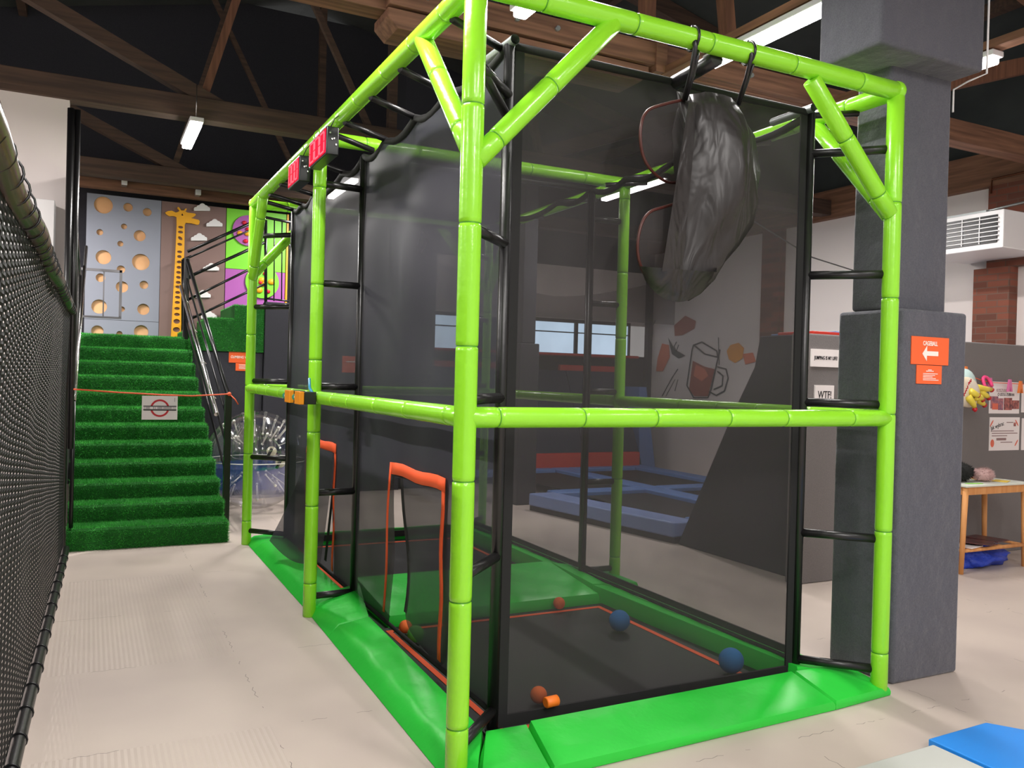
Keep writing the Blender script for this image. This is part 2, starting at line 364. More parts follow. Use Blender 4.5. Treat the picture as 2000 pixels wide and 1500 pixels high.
web = [((-4.3, 5.98), (-.2, 4.13), .13), ((-.4, 4.2), (.3, 6.7), .075), ((.0, 6.6), (1.25, 4.2), .06), ((3.3, 4.2), (2.6, 6.7), .08), ((3.3, 4.2), (7, 5.6), .16), ((1.5, 4.2), (1.5, 7.0), .09)]
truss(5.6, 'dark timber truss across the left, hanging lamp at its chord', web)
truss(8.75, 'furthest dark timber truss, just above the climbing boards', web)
near = truss(2.4, 'nearest timber truss, brown and brightly lit above the cage', [((4.9, 4.2), (8.6, 5.4), .16), ((3.35, 4.2), (3.0, 6.6), .1), ((2.5, 4.2), (2.5, 6.8), .1), ((-2.2, 4.2), (-5, 5.4), .16)], near=True)
# doubled splice timbers bolted to the near chord
def plank(x0, x1, z0, z1, c):
    return MB().prism([(x0, 2.24, z0+c), (x0+c, 2.24, z0), (x1-c, 2.24, z0), (x1, 2.24, z0+c), (x1, 2.24, z1), (x0, 2.24, z1)], (0, .3, 0))
plank(.36, 2.42, 3.86, 3.985, .07).build('splice_timber', WOODX, near, bevel=.004)
MB().box(.36, 4.2, 2.22, 2.31, 4.0, 4.17).build('splice_timber', WOODX, near, bevel=.004)
for x in (.62, .95, 1.28, 1.6, 1.95, 2.9, 3.4):
    MB().tube([(x, 2.19, 4.09), (x, 2.23, 4.09)], .018, 6).build('bolt', GREYMET, near)
MB().box(2.46, 2.56, 2.2, 2.3, 3.95, 4.35).build('cleat', WOODX, near)
for k, x in enumerate((-5.0, -2.2, 4.5, 7.4)):
    z = 5.35+(2-abs(x-1.5)*.235) - .1
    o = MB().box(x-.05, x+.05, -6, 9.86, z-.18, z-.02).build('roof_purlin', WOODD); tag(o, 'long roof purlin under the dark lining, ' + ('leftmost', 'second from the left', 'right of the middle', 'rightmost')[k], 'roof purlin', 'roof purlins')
# ------------------------------------------------------------------ lamps
GLOW = mat('lit_tube', (1, .96, .93, 1), .4, emit=((1, .96, .94, 1), 14))
def lamp(x, y0, y1, z, label, wire=False, angle=0, power=1.0):
    t = empty('ceiling_lamp', (x, (y0+y1)/2, z), label, 'ceiling light', 'fluorescent ceiling lamps')
    MB().box(x-.06, x+.06, y0, y1, z+.045, z+.085).build('housing', WHITE, t, bevel=.006)
    MB().box(x-.045, x+.045, y0+.02, y1-.02, z, z+.044).build('diffuser', GLOW, t, bevel=.012)
    if wire: MB().tube([(x, y0+.08, z+.085), (x, y0+.08, z+.4)], .004, 6).build('hanging_wire', STEEL, t)
    ld = bpy.data.lights.new('lamp_light', 'AREA'); ld.shape = 'RECTANGLE'; ld.size = .09; ld.size_y = y1-y0; ld.energy = TUBE_W*power; ld.color = (1, .955, .925)
    lo = bpy.data.objects.new('lamp_light', ld); lo.location = (x, (y0+y1)/2, z-.012); C.objects.link(lo); lo.parent = t; lo.matrix_parent_inverse = Matrix.Translation(t.location).inverted()
    return t
lamp(2.6, .5, 1.76, 3.85, 'long fluorescent lamp shining above the front green rail')
lamp(1.04, .45, 1.72, 3.85, 'fluorescent lamp above the cage beside the near green post')
lamp(-.5, 5.08, 6.0, 3.8, 'fluorescent lamp hanging on a wire over the stairs', True, power=1.7)
lamp(4.2, .66, 1.9, 3.85, 'fluorescent lamp right of the padded column head', power=.35)
lamp(4.41, 4.7, 5.95, 3.85, 'fluorescent lamp over the trampoline court, seen through the nets', power=2.5)
lamp(-2.4, 7.0, 8.2, 3.86, 'fluorescent ceiling lamp added out of view behind the white wall to light the climbing boards', power=3)  # added out of view so the climbing boards get light
for x, y in ((-.6, .6), (-.6, -3.2), (1.1, -2.6), (3.2, -2.6), (.4, -5.2), (5.6, 2.62), (1.6, 7.9)):  # front-aisle, farthest, behind-column and upper-stair lamps are added to brighten
    k = [(-.6, .6), (-.6, -3.2), (1.1, -2.6), (3.2, -2.6), (.4, -5.2), (5.6, 2.62), (1.6, 7.9)].index((x, y))
    nm = ['added over the aisle to brighten the floor', 'over the aisle behind the photographer', 'behind the photographer on the right', 'far right behind the photographer', 'added far behind the photographer to fill in the near post', 'added as a short one behind the column to brighten the right wall', 'added behind the cage near the upper stairs to brighten the boards'][k]
    lamp(x, y-(.32 if x == 5.6 else .62), y+(.32 if x == 5.6 else .62), 3.86 if y < 3 else 4.0, 'fluorescent ceiling lamp ' + nm, power={.4: 3.2, 5.6: 1.0, 1.6: 2, -.6: 1.2, 1.1: 1.0, 3.2: .4}.get(x, 1))
lamp(-4.2, 2.2, 3.4, 3.86, 'fluorescent ceiling lamp added beyond the left net to brighten the white wall', power=5)  # added source so the white partition is bright enough
lamp(-4.2, -1.8, -.6, 3.86, 'fluorescent ceiling lamp left of the photographer beyond the net', power=1.6)
o = MB().box(2.54, 2.66, -3, 2.3, 3.945, 4.0).build('lamp_batten', WOODY); tag(o, 'timber batten carrying the long lamp left of the column', 'batten', 'lamp battens')
o = MB().box(4.14, 4.26, -3, 2.3, 3.945, 4.0).build('lamp_batten', WOODY); tag(o, 'timber batten running to the lamp right of the column', 'batten', 'lamp battens')
# ================================================================== THE CAGE
W, LC, LD, H, h = 2.39, 2.474, 4.968, 3.14, 1.44
cage = empty('trampoline_cage', (0, 0, 0), 'large lime green padded steel cage with black netting over two trampolines', 'trampoline cage')
posts = [(0, 0), (W, 0), (0, LC), (W, LC), (0, LD), (W, LD)]
for x, y in posts:
    foam_tube((x, y, 0), (x, y, H-.03), .043 if (x, y) != (0, 0) else .045, .55, .22).build('padded_post', [LIME, LIMED], cage)
def rail(p0, p1, **k): foam_tube(p0, p1, **k).build('padded_rail', [LIME, LIMED], cage)
for (x0, y0), (x1, y1) in (((0, 0), (W, 0)), ((0, LD), (W, LD)), ((0, 0), (0, LC)), ((0, LC), (0, LD)), ((W, 0), (W, LC)), ((W, LC), (W, LD)), ((0, LC), (W, LC))):
    rail((x0, y0, H), (x1, y1, H), r=.046, step=.44, off=.3)
for (x0, y0), (x1, y1) in (((0, 0), (W, 0)), ((0, 0), (0, LC)), ((0, LC), (0, LD)), ((W, 0), (W, LC)), ((W, LC), (W, LD)), ((0, LD), (W, LD))):
    rail((x0, y0, h), (x1, y1, h), r=.042, step=.42, off=.14)
for x, y in posts[:]:      # vinyl elbow caps at the corners
    MB().sphere((x, y, H), .05).build('corner_cap', LIME, cage)
def brace(p0, p1): foam_tube(p0, p1, r=.043, step=.4, off=.13).build('brace', [LIME, LIMED], cage)
brace((.015, 0, 2.45), (.64, 0, H-.02)); brace((W-.02, 0, 2.5), (W-.6, 0, H-.05))
brace((0, .02, 2.5), (0, .58, H-.02)); brace((0, LD-.02, 2.45), (0, LD-.45, H-.02))
brace((W, .02, 2.5), (W, .56, H-.02)); brace((W, LD-.02, 2.5), (W, LD-.5, H-.02)); brace((.02, LD, 2.5), (.55, LD, H-.02)); brace((W-.02, LD, 2.5), (W-.55, LD, H-.02))
# inner black frame, .3 m inside the green one
xi0, xi1 = .3, W-.29
inner = [(xi0, .3, 0, 0), (xi1, .3, W, 0), (xi0, LC+.02, 0, LC), (xi1, LC+.02, W, LC), (xi0, LD-.3, 0, LD), (xi1, LD-.3, W, LD)]
for x, y, px, py in inner:
    MB().tube([(x, y, .04), (x, y, 3.06)], .026, 14).tube([(x, y, .04), (x, y, .05)], .034, 14).build('net_pole', BLACKP, cage)
    for z in (.13, .81, 1.51, 2.19, 2.84):
        d = Vector((x-px, y-py, 0)); d.normalize()
        MB().tube([Vector((px, py, z))+d*.03, (x, y, z)], .023, 12).build('spacer_bar', BLACKP, cage)
    if py == 0:
        MB().tube([(x-.03 if px else x+.0, y-.05, 3.07), (x-.03 if px else x+.0, y+.25, 3.07)], .022, 16, caps=False).build('open_pipe_end', GREYMET, cage)
TZ = 3.06
def top_bars(side):
    for y in (.36, 1.02, 1.5, 2.02, 2.3, 3.0, 3.9, 4.35, 4.66):
        px, x = (0, xi0) if side == 0 else (W, xi1)
        MB().tube([(px, y-.12, H-.05), (x, y, TZ)], .018, 10).build('top_link', BLACKP, cage)
top_bars(0); top_bars(1)
MB().tube([(1.22, 0.02, H-.05), (1.22, .16, TZ+.02), (1.2, .3, TZ)], .036, 10).build('top_link', BLACKP, cage)
MB().tube([(.02, .03, 2.86), (xi0, .3, 2.74)], .02, 10).build('top_link', BLACKP, cage)
def rip(a, b, amp=.012): return amp*math.sin(a*7+b*3)+amp*.6*math.sin(a*3-b*9+1)
def sag(y, knots, depth=.07):
    for a, b in zip(knots, knots[1:]):
        if a <= y <= b: t = (y-a)/(b-a); return -depth*4*t*(1-t)*min(1, (b-a)/.5)
    return 0
KL = [.3, 1.02, 1.5, 2.02, 2.494, 3.0, 3.9, 4.35, 4.668]
DOORS = [(0.92, 1.72, 1.04), (3.02, 3.84, 1.04)]
def side_net(x, y0, y1, doors, m, sgn):
    ny, nz = int((y1-y0)/.045), 66
    def fn(a, b):
        y = y0+(y1-y0)*a; top = TZ+sag(y, KL, .055); z = .12+(top-.12)*b
        return (x+sgn*rip(y, z)*math.sin(math.pi*a)**.5, y, z)
    def skip(a, b):
        y = y0+(y1-y0)*a; z = .16+2.9*b
        return any(d0 < y < d1 and z < dz for d0, d1, dz in doors)
    p = MB().grid(fn, ny, nz, skip=skip).build('net_panel', m, cage)
    MB().tube([(x, y0+(y1-y0)*k/24, TZ+sag(y0+(y1-y0)*k/24, KL, .055)) for k in range(25)], .022, 10).build('top_hem', SEAM, p)
    MB().tube([(x-sgn*.004, y0+(y1-y0)*k/20, .12) for k in range(21)], .012, 8).build('bottom_hem', SEAM, p)
    for a, w_ in ((y0, .05), (y1, -.05)): MB().box(x-.004, x+.004, min(a, a+w_), max(a, a+w_), .16, TZ-.02).build('edge_hem', SEAM, p)
    return p
for i, (y0, y1) in enumerate(((.3, LC+.02), (LC+.02, LD-.3))):
    side_net(xi0, y0, y1, [DOORS[i]], MESHS, 1)
    p = side_net(xi1, y0, y1, [], MESHF, -1)
    MB().box(xi1-.006, xi1+.006, y0, y1, .14, .18).build('bottom_hem', SEAM, p)
def cross_net(y, m, top=TZ):
    def fn(a, b):
        x = xi0+(xi1-xi0)*a; z = .06+(top-.06)*b; return (x, y+rip(x, z, .01)*math.sin(math.pi*a)**.5, z)
    p = MB().grid(fn, 40, 50).build('net_panel', m, cage)
    MB().tube([(xi0, y, top), (xi1, y, top)], .018, 10).build('top_hem', SEAM, p)
    MB().box(xi0, xi1, y-.006, y+.006, .045, .1).build('bottom_hem', SEAM, p)
    for a, b in ((xi0, xi0+.07), (xi1-.07, xi1)): MB().box(a, b, y-.005, y+.005, .1, top-.02).build('edge_hem', SEAM, p)
    return p
cross_net(.3, MESHF); cross_net(LD-.3, MESHF)
# roof netting, sagging between the links
for y0, y1 in ((.3, LC+.02), (LC+.02, LD-.3)):
    MB().grid(lambda a, b: (xi0+(xi1-xi0)*a, y0+(y1-y0)*b, TZ-.16*math.sin(math.pi*a)*math.sin(math.pi*b)+.01*math.sin(9*a+5*b)+sag(y0+(y1-y0)*b, KL, .06)*(1-a)), 20, 20).build('roof_netting', MESHF, cage)
MB().tube([(xi0, LC+.02, TZ), (xi1, LC+.02, TZ)], .02, 10).build('cross_pole', BLACKP, cage)
# door openings: orange webbing and hanging flaps
def ribbon(pts, w, axis, th=.003):
    """strip of webbing through pts; w wide along axis"""
    mb = MB(); a = Vector(axis)*w/2; n = len(pts); vs = []
    for p in pts: p = Vector(p); vs += [p-a, p+a]
    return mb.add(vs, [(2*i, 2*i+1, 2*i+3, 2*i+2) for i in range(n-1)], 0, True)
xo = xi0-.012
for d0, d1, dz in DOORS:
    w_ = .05
    ribbon([(xo, d0-.03+(d1-d0+.06)*k/8, dz+.01+.006*math.sin(k*1.3)) for k in range(9)], .07, (0, 0, 1)).build('door_trim', ORANGE, cage, solid=.004)
    ribbon([(xo+.004*math.sin(k), d0+.0-.012*k/12, dz+.04-(dz-.12)*k/12) for k in range(13)], .045, (0, .9, .1)).build('door_trim', ORANGE, cage, solid=.004)
    ribbon([(xo-.01*math.sin(k*.5), d1+.02+.1*(k/12)**1.2*math.sin(k/12*2.2), dz+.04-(dz-.13)*k/12) for k in range(13)], .03, (0, 1, 0)).build('door_trim', ORANGE, cage, solid=.004)
def flap(fn): return MB().grid(fn, 16, 22).build('door_flap', MESHS, cage)
def f1(a, b): return (xi0+.015+.03*math.sin(b*5+a*6)*(1-b), .9+(.74-.16*(1-b)**.7)*a, .2+.85*b-.13*(1-b)*(1-abs(2*a-.6)))
fl = flap(f1); ribbon([f1(1, k/10) for k in range(11)], .05, (0, 1, 0)).build('flap_hem', SEAM, fl)
def f2(b): return (xi0+.01, 3.04+.26*(1-b), .17+.83*b)
ribbon([f2(k/10) for k in range(11)], .07, (0, 1, 0)).build('flap_hem', SEAM, fl)
fl = flap(lambda a, b: (xi0-.02-.24*(1-b)**1.5*(.3+a*.8), 3.04+.8*a+.12*(1-b)*a, .22+.8*b-.08*math.sin(math.pi*a)*(1-b)))
# ------------------------------------------------------------------ trampolines in the cage
def tramp(y0, y1, tx0, tx1, ty0, ty1, label):
    t = empty('trampoline', (W/2, (y0+y1)/2, 0), label, 'trampoline', 'trampolines inside the cage')
    MB().box(.08, W-.08, y0+.04, y1-.04, .002, .008).build('frame_base', BLACK, t)
    MB().box(tx0-.06, tx1+.06, ty0-.06, ty1+.06, .012, .018).build('jumping_bed', BED, t)
    w_ = .034
    mb = MB().box(tx0, tx1, ty0, ty0+w_, .019, .021).box(tx0, tx1, ty1-w_, ty1, .019, .021).box(tx0, tx0+w_, ty0+w_, ty1-w_, .019, .021).box(tx1-w_, tx1, ty0+w_, ty1-w_, .019, .021)
    mb.build('orange_edge_tape', ORANGE, t)
tramp(0, LC, .34, 1.9, .3, 1.92, 'black trampoline bed with orange edge tape, front cell of the cage')
tramp(LC, LD, .36, 1.9, 3.0, 4.55, 'black trampoline bed with orange edge tape, back cell of the cage')
# ------------------------------------------------------------------ green pads
def pad(pts_low, pts_top, name_label, wr=.003):
    """pts_low: floor outline, pts_top: top outline, same count (4)"""
    n = 14
    lo = [Vector(p) for p in pts_low]; tp = [Vector(p) for p in pts_top]
    mb = MB(); sd = random.uniform(0, 9)
    def bil(q, a, b): return (q[0]*(1-a)+q[1]*a)*(1-b)+(q[3]*(1-a)+q[2]*a)*b
    L0 = (tp[1]-tp[0]).length; L1 = (tp[3]-tp[0]).length; na = max(6, int(L0/.06)); nb = max(5, int(L1/.05))
    def top(a, b):
        p = bil(tp, a, b); e = min(a*L0, (1-a)*L0, b*L1, (1-b)*L1); k = min(1, e/.018)
        p.z += -.006*(1-k)**2 + wr*k*(math.sin(p.x*11+p.y*17+sd)+.6*math.sin(p.x*23-p.y*9+sd)); return p
    mb.grid(top, na, nb)
    for i in range(4):
        j = (i+1) % 4; c = [(0, 0), (1, 0), (1, 1), (0, 1)]; m = na if i % 2 == 0 else nb
        def side(a, b, i=i, j=j, c=c):
            u = c[i][0]*(1-a)+c[j][0]*a; v = c[i][1]*(1-a)+c[j][1]*a; t = top(u, v); l = lo[i]*(1-a)+lo[j]*a
            p = l*(1-b)+t*b; bul = .008*math.sin(math.pi*b); ctr = (lo[0]+lo[2])/2; d = (p-ctr); d.z = 0
            return p+d.normalized()*bul
        mb.grid(side, m, 4)
    mb.add(lo, [(0, 1, 2, 3)])
    o = mb.build('safety_pad', PAD, weld=True); o.data.set_sharp_from_angle(angle=math.radians(32)); origin(o, (lo[0]+lo[2])/2); tag(o, name_label, 'safety pad', 'green safety pads around the trampolines'); return o
def rpad(x0, x1, y0, y1, zt, label, g=.012):
    # zt: heights at four corners (x0y0, x1y0, x1y1, x0y1)
    x0 += .003; x1 -= .003; y0 += .003; y1 -= .003
    return pad([(x0, y0, .003), (x1, y0, .003), (x1, y1, .003), (x0, y1, .003)], [(x0+g, y0+g, zt[0]), (x1-g, y0+g, zt[1]), (x1-g, y1-g, zt[2]), (x0+g, y1-g, zt[3])], label)
def qpad(low, zs, label, out=None):
    c = sum((Vector((p[0], p[1], 0)) for p in low), Vector())/4
    tp = []
    for p, z in zip(low, zs):
        v = Vector((p[0], p[1], 0)); q = v+(c-v).normalized()*.012+Vector((0, 0, z))
        if p[0] < .05: q.x += .06; q.z += .02      # outer face of the left pads leans inwards
        tp.append(q)
    return pad([(p[0], p[1], .003) for p in low], tp, label)
qpad([(.37, -.12), (2.0, -.07), (2.0, .215), (.42, .19)], (.05, .05, .11, .11), 'long green pad along the front of the cage')
qpad([(-.03, -.16), (.365, -.12), (.415, .19), (.215, .2)], (.05, .05, .1, .1), 'mitred green pad at the near corner post, front side')
qpad([(2.005, -.07), (2.43, -.04), (2.38, .22), (2.005, .215)], (.05, .05, .1, .11), 'short green pad at the right end of the front')
qpad([(-.035, -.15), (.21, .2), (.24, 1.95), (0.0, 1.98)], (.05, .1, .12, .06), 'long green pad on the left side, near cell')
qpad([(-.0, 1.985), (.245, 1.955), (.38, 2.62), (.01, 2.66)], (.06, .12, .16, .07), 'puffy green pad wrapped round the middle left post')
qpad([(.01, 2.665), (.26, 2.66), (.29, 4.6), (.01, 4.62)], (.06, .12, .12, .06), 'long green pad on the left side, far cell')
qpad([(.01, 4.625), (.3, 4.61), (.36, 5.02), (.01, 5.03)], (.06, .1, .1, .05), 'green pad at the far left corner of the cage')
qpad([(2.39, .225), (2.36, 2.2), (1.95, 2.1), (2.05, .225)], (.05, .07, .13, .12), 'long green pad along the right side, near cell')
qpad([(2.42, 2.73), (2.42, 4.9), (2.0, 4.7), (1.98, 2.78)], (.05, .06, .13, .13), 'long green pad along the right side, far cell')
qpad([(.386, 2.0), (1.95, 2.0), (1.975, 2.78), (.386, 2.78)], (.09, .09, .16, .16), 'wide green divider pad between the two trampolines')
qpad([(1.955, 2.105), (2.43, 2.21), (2.43, 2.725), (1.98, 2.775)], (.13, .08, .08, .15), 'green pad piece at the middle right post')
qpad([(.37, 4.68), (1.98, 4.74), (1.98, 5.02), (.37, 5.02)], (.12, .12, .06, .06), 'green pad across the back of the cage')
# ------------------------------------------------------------------ balls
BO = mat('orange_foam', srgb(232, 110, 48), .8); BB = mat('blue_foam', srgb(34, 110, 170), .8); BG = mat('green_foam', srgb(90, 160, 70), .8); BR = mat('orange_rubber', srgb(240, 120, 30), .5)
def ball(u, v, r, m, z, label):
    p = at(u, v, 2, z+r); o = MB().sphere((0, 0, 0), r, 28).build('foam_ball', m); o.location = p; tag(o, label, 'ball', 'foam balls on the trampoline')
ball(1092, 1178, .041, BO, .024, 'small orange foam ball near the divider pad')
ball(1052, 1357, .041, BO, .024, 'small orange foam ball near the front net')
ball(1210, 1212, .066, BB, .024, 'large blue foam ball near the back corner of the tape')
ball(1428, 1290, .068, BB, .024, 'large blue foam ball beside the right side pad')
ball(812, 1238, .05, BG, .024, 'green foam ball behind the near door flap')
ball(792, 1224, .04, BO, .024, 'orange foam ball beside the green one behind the flap')
p = at(1076, 1405, 1, .275); o = MB().tube([(-.034, 0, 0), (-.03, 0, 0), (.03, 0, 0), (.034, 0, 0)], [.02, .025, .025, .02], 20).build('foam_cylinder', BR); o.location = p; o.location.z = .1; p = o.location; o.rotation_euler = (0, 0, .1); o.location.z = .135
tag(o, 'small orange foam cylinder poking out under the front net', 'foam cylinder')
# ------------------------------------------------------------------ score displays and sensor boxes
LED = mat('red_display', srgb(190, 20, 50), .9, spec=.05, emit=(srgb(255, 20, 60), .25)); LED2 = mat('display_digits', srgb(240, 90, 110), .9, spec=.05, emit=(srgb(255, 110, 120), .35))
DIG = {'a': (0, 1, 1, 1), 'b': (1, .5, 1, 1), 'c': (1, 0, 1, .5), 'd': (0, 0, 1, 0), 'e': (0, 0, 0, .5), 'f': (0, .5, 0, 1)}
def display(y0, y1, z0, z1, label):
    t = empty('score_display', (-.075, (y0+y1)/2, (z0+z1)/2), label, 'digital display', 'red digital score displays')
    x = -.118
    MB().box(x, x+.075, y0, y1, z0, z1).build('case', BLACK, t, bevel=.006)
    MB().box(x-.003, x+.001, y0+.012, y1-.012, z0+.012, z1-.012).build('screen', LED, t)
    wd = (y1-y0-.07)/3
    for k in range(3):
        mb = MB(); ya = y1-.03-k*(wd+.006); hh = z1-z0-.05; zb = z0+.025; s = .009; x2 = x-.004
        for seg in DIG.values():
            a0, b0, a1, b1 = seg; Y0 = ya-a0*(wd-.02)-.006; Y1 = ya-a1*(wd-.02)-.006; Z0 = zb+b0*hh; Z1 = zb+b1*hh
            if Y0 == Y1: mb.box(x2-.001, x2+.001, Y0-s, Y0+s, min(Z0, Z1)+s*.4, max(Z0, Z1)-s*.4)
            else: mb.box(x2-.001, x2+.001, min(Y0, Y1)+s*.4, max(Y0, Y1)-s*.4, Z0-s*.6, Z0+s*.6)
        mb.build('digit', LED2, t)
    for k in range(4): MB().tube([(x+.02+.012*k, y0-.001, z1-.04-.02*(k % 2)-.015*k), (x+.02+.012*k, y0-.01, z1-.04-.02*(k % 2)-.015*k)], .005, 8).build('knob', STEEL, t)
    MB().tube([(x+.03, y0+.03, z1), (x+.05, y0+.02, z1+.05), (x+.09, y0+.04, H-.01)], .003, 6).build('hanging_cord', BLACK, t)
display(1.85, 2.28, 2.875, 3.04, 'red three-digit score display on the near side of the middle post')
display(2.56, 2.9, 2.86, 3.03, 'red three-digit score display on the far side of the middle post')
AMB = mat('amber_plastic', srgb(235, 145, 20), .4); TEAL = mat('teal_lens', srgb(60, 150, 120), .2); BLU = mat('blue_cable', srgb(60, 150, 190), .4)
for y, lab in ((2.32, 'amber and black sensor box on the middle rail, nearer the camera'), (2.62, 'amber and black sensor box clamped to the middle rail, farther one')):
    t = empty('sensor_box', (-.07, y, 1.44), lab, 'sensor box', 'sensor boxes on the middle rail')
    MB().box(-.12, -.045, y-.08, y+.07, 1.4, 1.478).build('black_housing', BLACK, t, bevel=.004)
    MB().box(-.15, -.1205, y-.08, y+.07, 1.398, 1.48).build('amber_housing', AMB, t, bevel=.004)
    MB().tube([(-.135, y+.07, 1.44), (-.135, y+.1, 1.44)], .012, 12).build('stem', WHITE, t)
    MB().tube([(-.135, y+.1, 1.44), (-.135, y+.11, 1.44)], .022, 20).build('button', TEAL, t)
o = MB().tube([(-.055, 2.3, 1.47), (-.06, 2.36, 1.5), (-.05, 2.42, 1.56)], .009, 10).build('cable', BLU); tag(o, 'short blue cable above the sensor boxes', 'cable')
# ------------------------------------------------------------------ hanging hoop bags
HOOP = mat('brown_hoop', srgb(74, 34, 28), .4)
def hoop_bag(label, straps=True):
    y = .13; t = empty('hoop_bag', (1.25, y, 2.6), label, 'hanging goal bag', 'hanging hoop bags')
    rows = [(193, 1334, 1438), (225, 1332, 1450), (260, 1331, 1459), (330, 1330, 1468), (390, 1326, 1466), (430, 1322, 1452), (470, 1318, 1434), (510, 1312, 1414), (545, 1308, 1394), (570, 1316, 1368), (582, 1330, 1346)]
    mb = MB(); n = 28; vs = []
    for j, (v, a, b) in enumerate(rows):
        pa, pb = at(a, v, 1, y), at(b, v, 1, y); c = (pa+pb)/2; rx = (pb-pa).length/2; ry = min(.13, rx*.9)*(0.25+.75*math.sin(math.pi*min(1, j/7+.05))) + .01
        for k in range(n):
            q = 2*math.pi*k/n; f = 1+.11*math.sin(q*5+j*.8)+.08*math.sin(q*9-j*1.3); vs.append((c.x+rx*f*math.cos(q), y+ry*f*math.sin(q), c.z+.012*math.sin(q*3+j)))
    fs = [(j*n+k, j*n+(k+1) % n, (j+1)*n+(k+1) % n, (j+1)*n+k) for j in range(len(rows)-1) for k in range(n)]
    fs += [tuple(range(n)), tuple((len(rows)-1)*n+k for k in range(n))]
    mb.add(vs, fs, 0, True).build('cloth_body', CLOTH, t)
    def ring(pts):
        return [at(u, v, 1, y+dy*.5) for u, v, dy in pts]
    up = ring([(1335, 195, 0), (1300, 203, -.06), (1265, 216, -.1), (1252, 245, -.13), (1252, 285, -.12), (1262, 318, -.08), (1285, 345, 0), (1312, 357, .08), (1345, 348, .12), (1368, 318, .12), (1380, 290, .08)])
    lo = ring([(1330, 395, 0), (1295, 405, -.06), (1268, 415, -.1), (1252, 440, -.13), (1245, 480, -.12), (1250, 515, -.08), (1266, 545, -.04), (1300, 568, 0), (1335, 573, .06), (1372, 560, .08)])
    for pts in (up, lo):
        sm = []
        for i in range(len(pts)-1):
            p0, p1, p2, p3 = pts[max(i-1, 0)], pts[i], pts[i+1], pts[min(i+2, len(pts)-1)]
            for s in range(4):
                q = s/4; sm.append(.5*((2*p1)+(p2-p0)*q+(2*p0-5*p1+4*p2-p3)*q*q+(3*p1-p0-3*p2+p3)*q**3))
        sm.append(pts[-1]); MB().tube(sm, .007, 8).build('hoop', HOOP, t)
    # sheer side wings stretched from the hoops to the body
    for pts, tgt in ((up, (1345, 300)), (lo, (1330, 490))):
        c = at(*tgt, 1, y-.05); m = len(pts); vs = [tuple(p) for p in pts]+[tuple(c*.6+p*.4) for p in pts]+[tuple(c)]
        fs = [(i, i+1, m+i+1, m+i) for i in range(m-1)]+[(m+i, m+i+1, 2*m) for i in range(m-1)]
        MB().add(vs, fs, 0, True).build('sheer_wing', CLOTH2, t)
    c0, c1, c2 = at(1322, 590//1, 1, y-.12), None, None
    MB().grid(lambda a, b: at(1345-22*(1-b)*(1-a)-30*(1-b)+(18*a), 200+330*(1-b), 1, y-.1+.03*a), 3, 14).build('folded_wing', CLOTH, t)
    MB().grid(lambda a, b: at(1250+150*a, 520+70*math.sin(math.pi*a)**.6*b+12*(1-b)*a, 1, y-.1+.08*b), 16, 5).build('lower_cuff', CLOTH, t)
    if straps:
        for (u0, v0), (u1, v1), r in (((1336, 195), (1358, 92), .012), ((1440, 205), (1468, 108), .010)):
            a = at(u0, v0, 1, y-.02); b = at(u1, v1, 1, -.045); b2 = Vector((b.x+.02, .0, H+.052))
            MB().tube([a, a.lerp(b, .5)+Vector((.01, 0, .01)), b, b2, (b2.x, .05, H)], r, 8).build('strap', BLACKP, t)
            MB().tube([a+Vector((.01, 0, 0)), a.lerp(b, .5)+Vector((.035, .02, 0)), b+Vector((.03, .02, -.03)), (b.x+.05, .0, H-.05)], r*.7, 8).build('strap', BLACKP, t)
            ring_ = [(b2.x+.004*math.cos(q), .052*math.cos(q), H+.052*math.sin(q)) for q in [2*math.pi*k/16 for k in range(16)]]
            MB().tube(ring_, .006, 6, closed=True).build('strap', BLACKP, t)
    return t
bag = hoop_bag('black cloth hoop bag hung by straps from the front green rail')
b2 = copy_tree(bag); b2.location = Vector((1.35, 4.4, 2.6)); tag(b2, 'black cloth hoop bag in the back cell, seen through the left net')
for ch in list(bpy.data.objects):
    if ch.parent == b2 and ch.name.startswith('strap'): bpy.data.objects.remove(ch)
# ================================================================== STAIRS
NST = 12; R_ = .1625; T_ = .27; Y0 = 5.12
def xr(y): return -.145-(y-5.12)*.03
def xl(y): return -1.475+(y-5.12)*.012
prof = []
for i in range(NST):
    y = Y0+i*T_; z0 = max(0, .03+R_*i) if i else 0; z1 = .03+R_*(i+1)
    prof += [(y+.012, z0+.012 if i else 0), (y+.0, z1-.05), (y+.004, z1-.02), (y+.02, z1-.004), (y+.05, z1)]
zt = .03+R_*NST
prof += [(Y0+NST*T_, zt), (9.45, zt)]
st = empty('turf_staircase', (-.8, 5.12, 0), 'straight staircase of twelve steps covered in dark green artificial turf', 'staircase')
mb = MB(); n = len(prof); vs = []
for y, z in prof: vs += [(xl(y), y, z), (xr(y), y, z)]
fs = [(2*i, 2*i+1, 2*i+3, 2*i+2) for i in range(n-1)]
mb.add(vs, fs, 0)
for s in (0, 1):
    mb.add([((xl(y), xr(y))[s], y, z) for y, z in prof]+[((xl(9.45), xr(9.45))[s], 9.45, 0), ((xl(Y0), xr(Y0))[s], Y0, 0)], [tuple(range(n+2))])
mb.build('steps', TURFB, st)
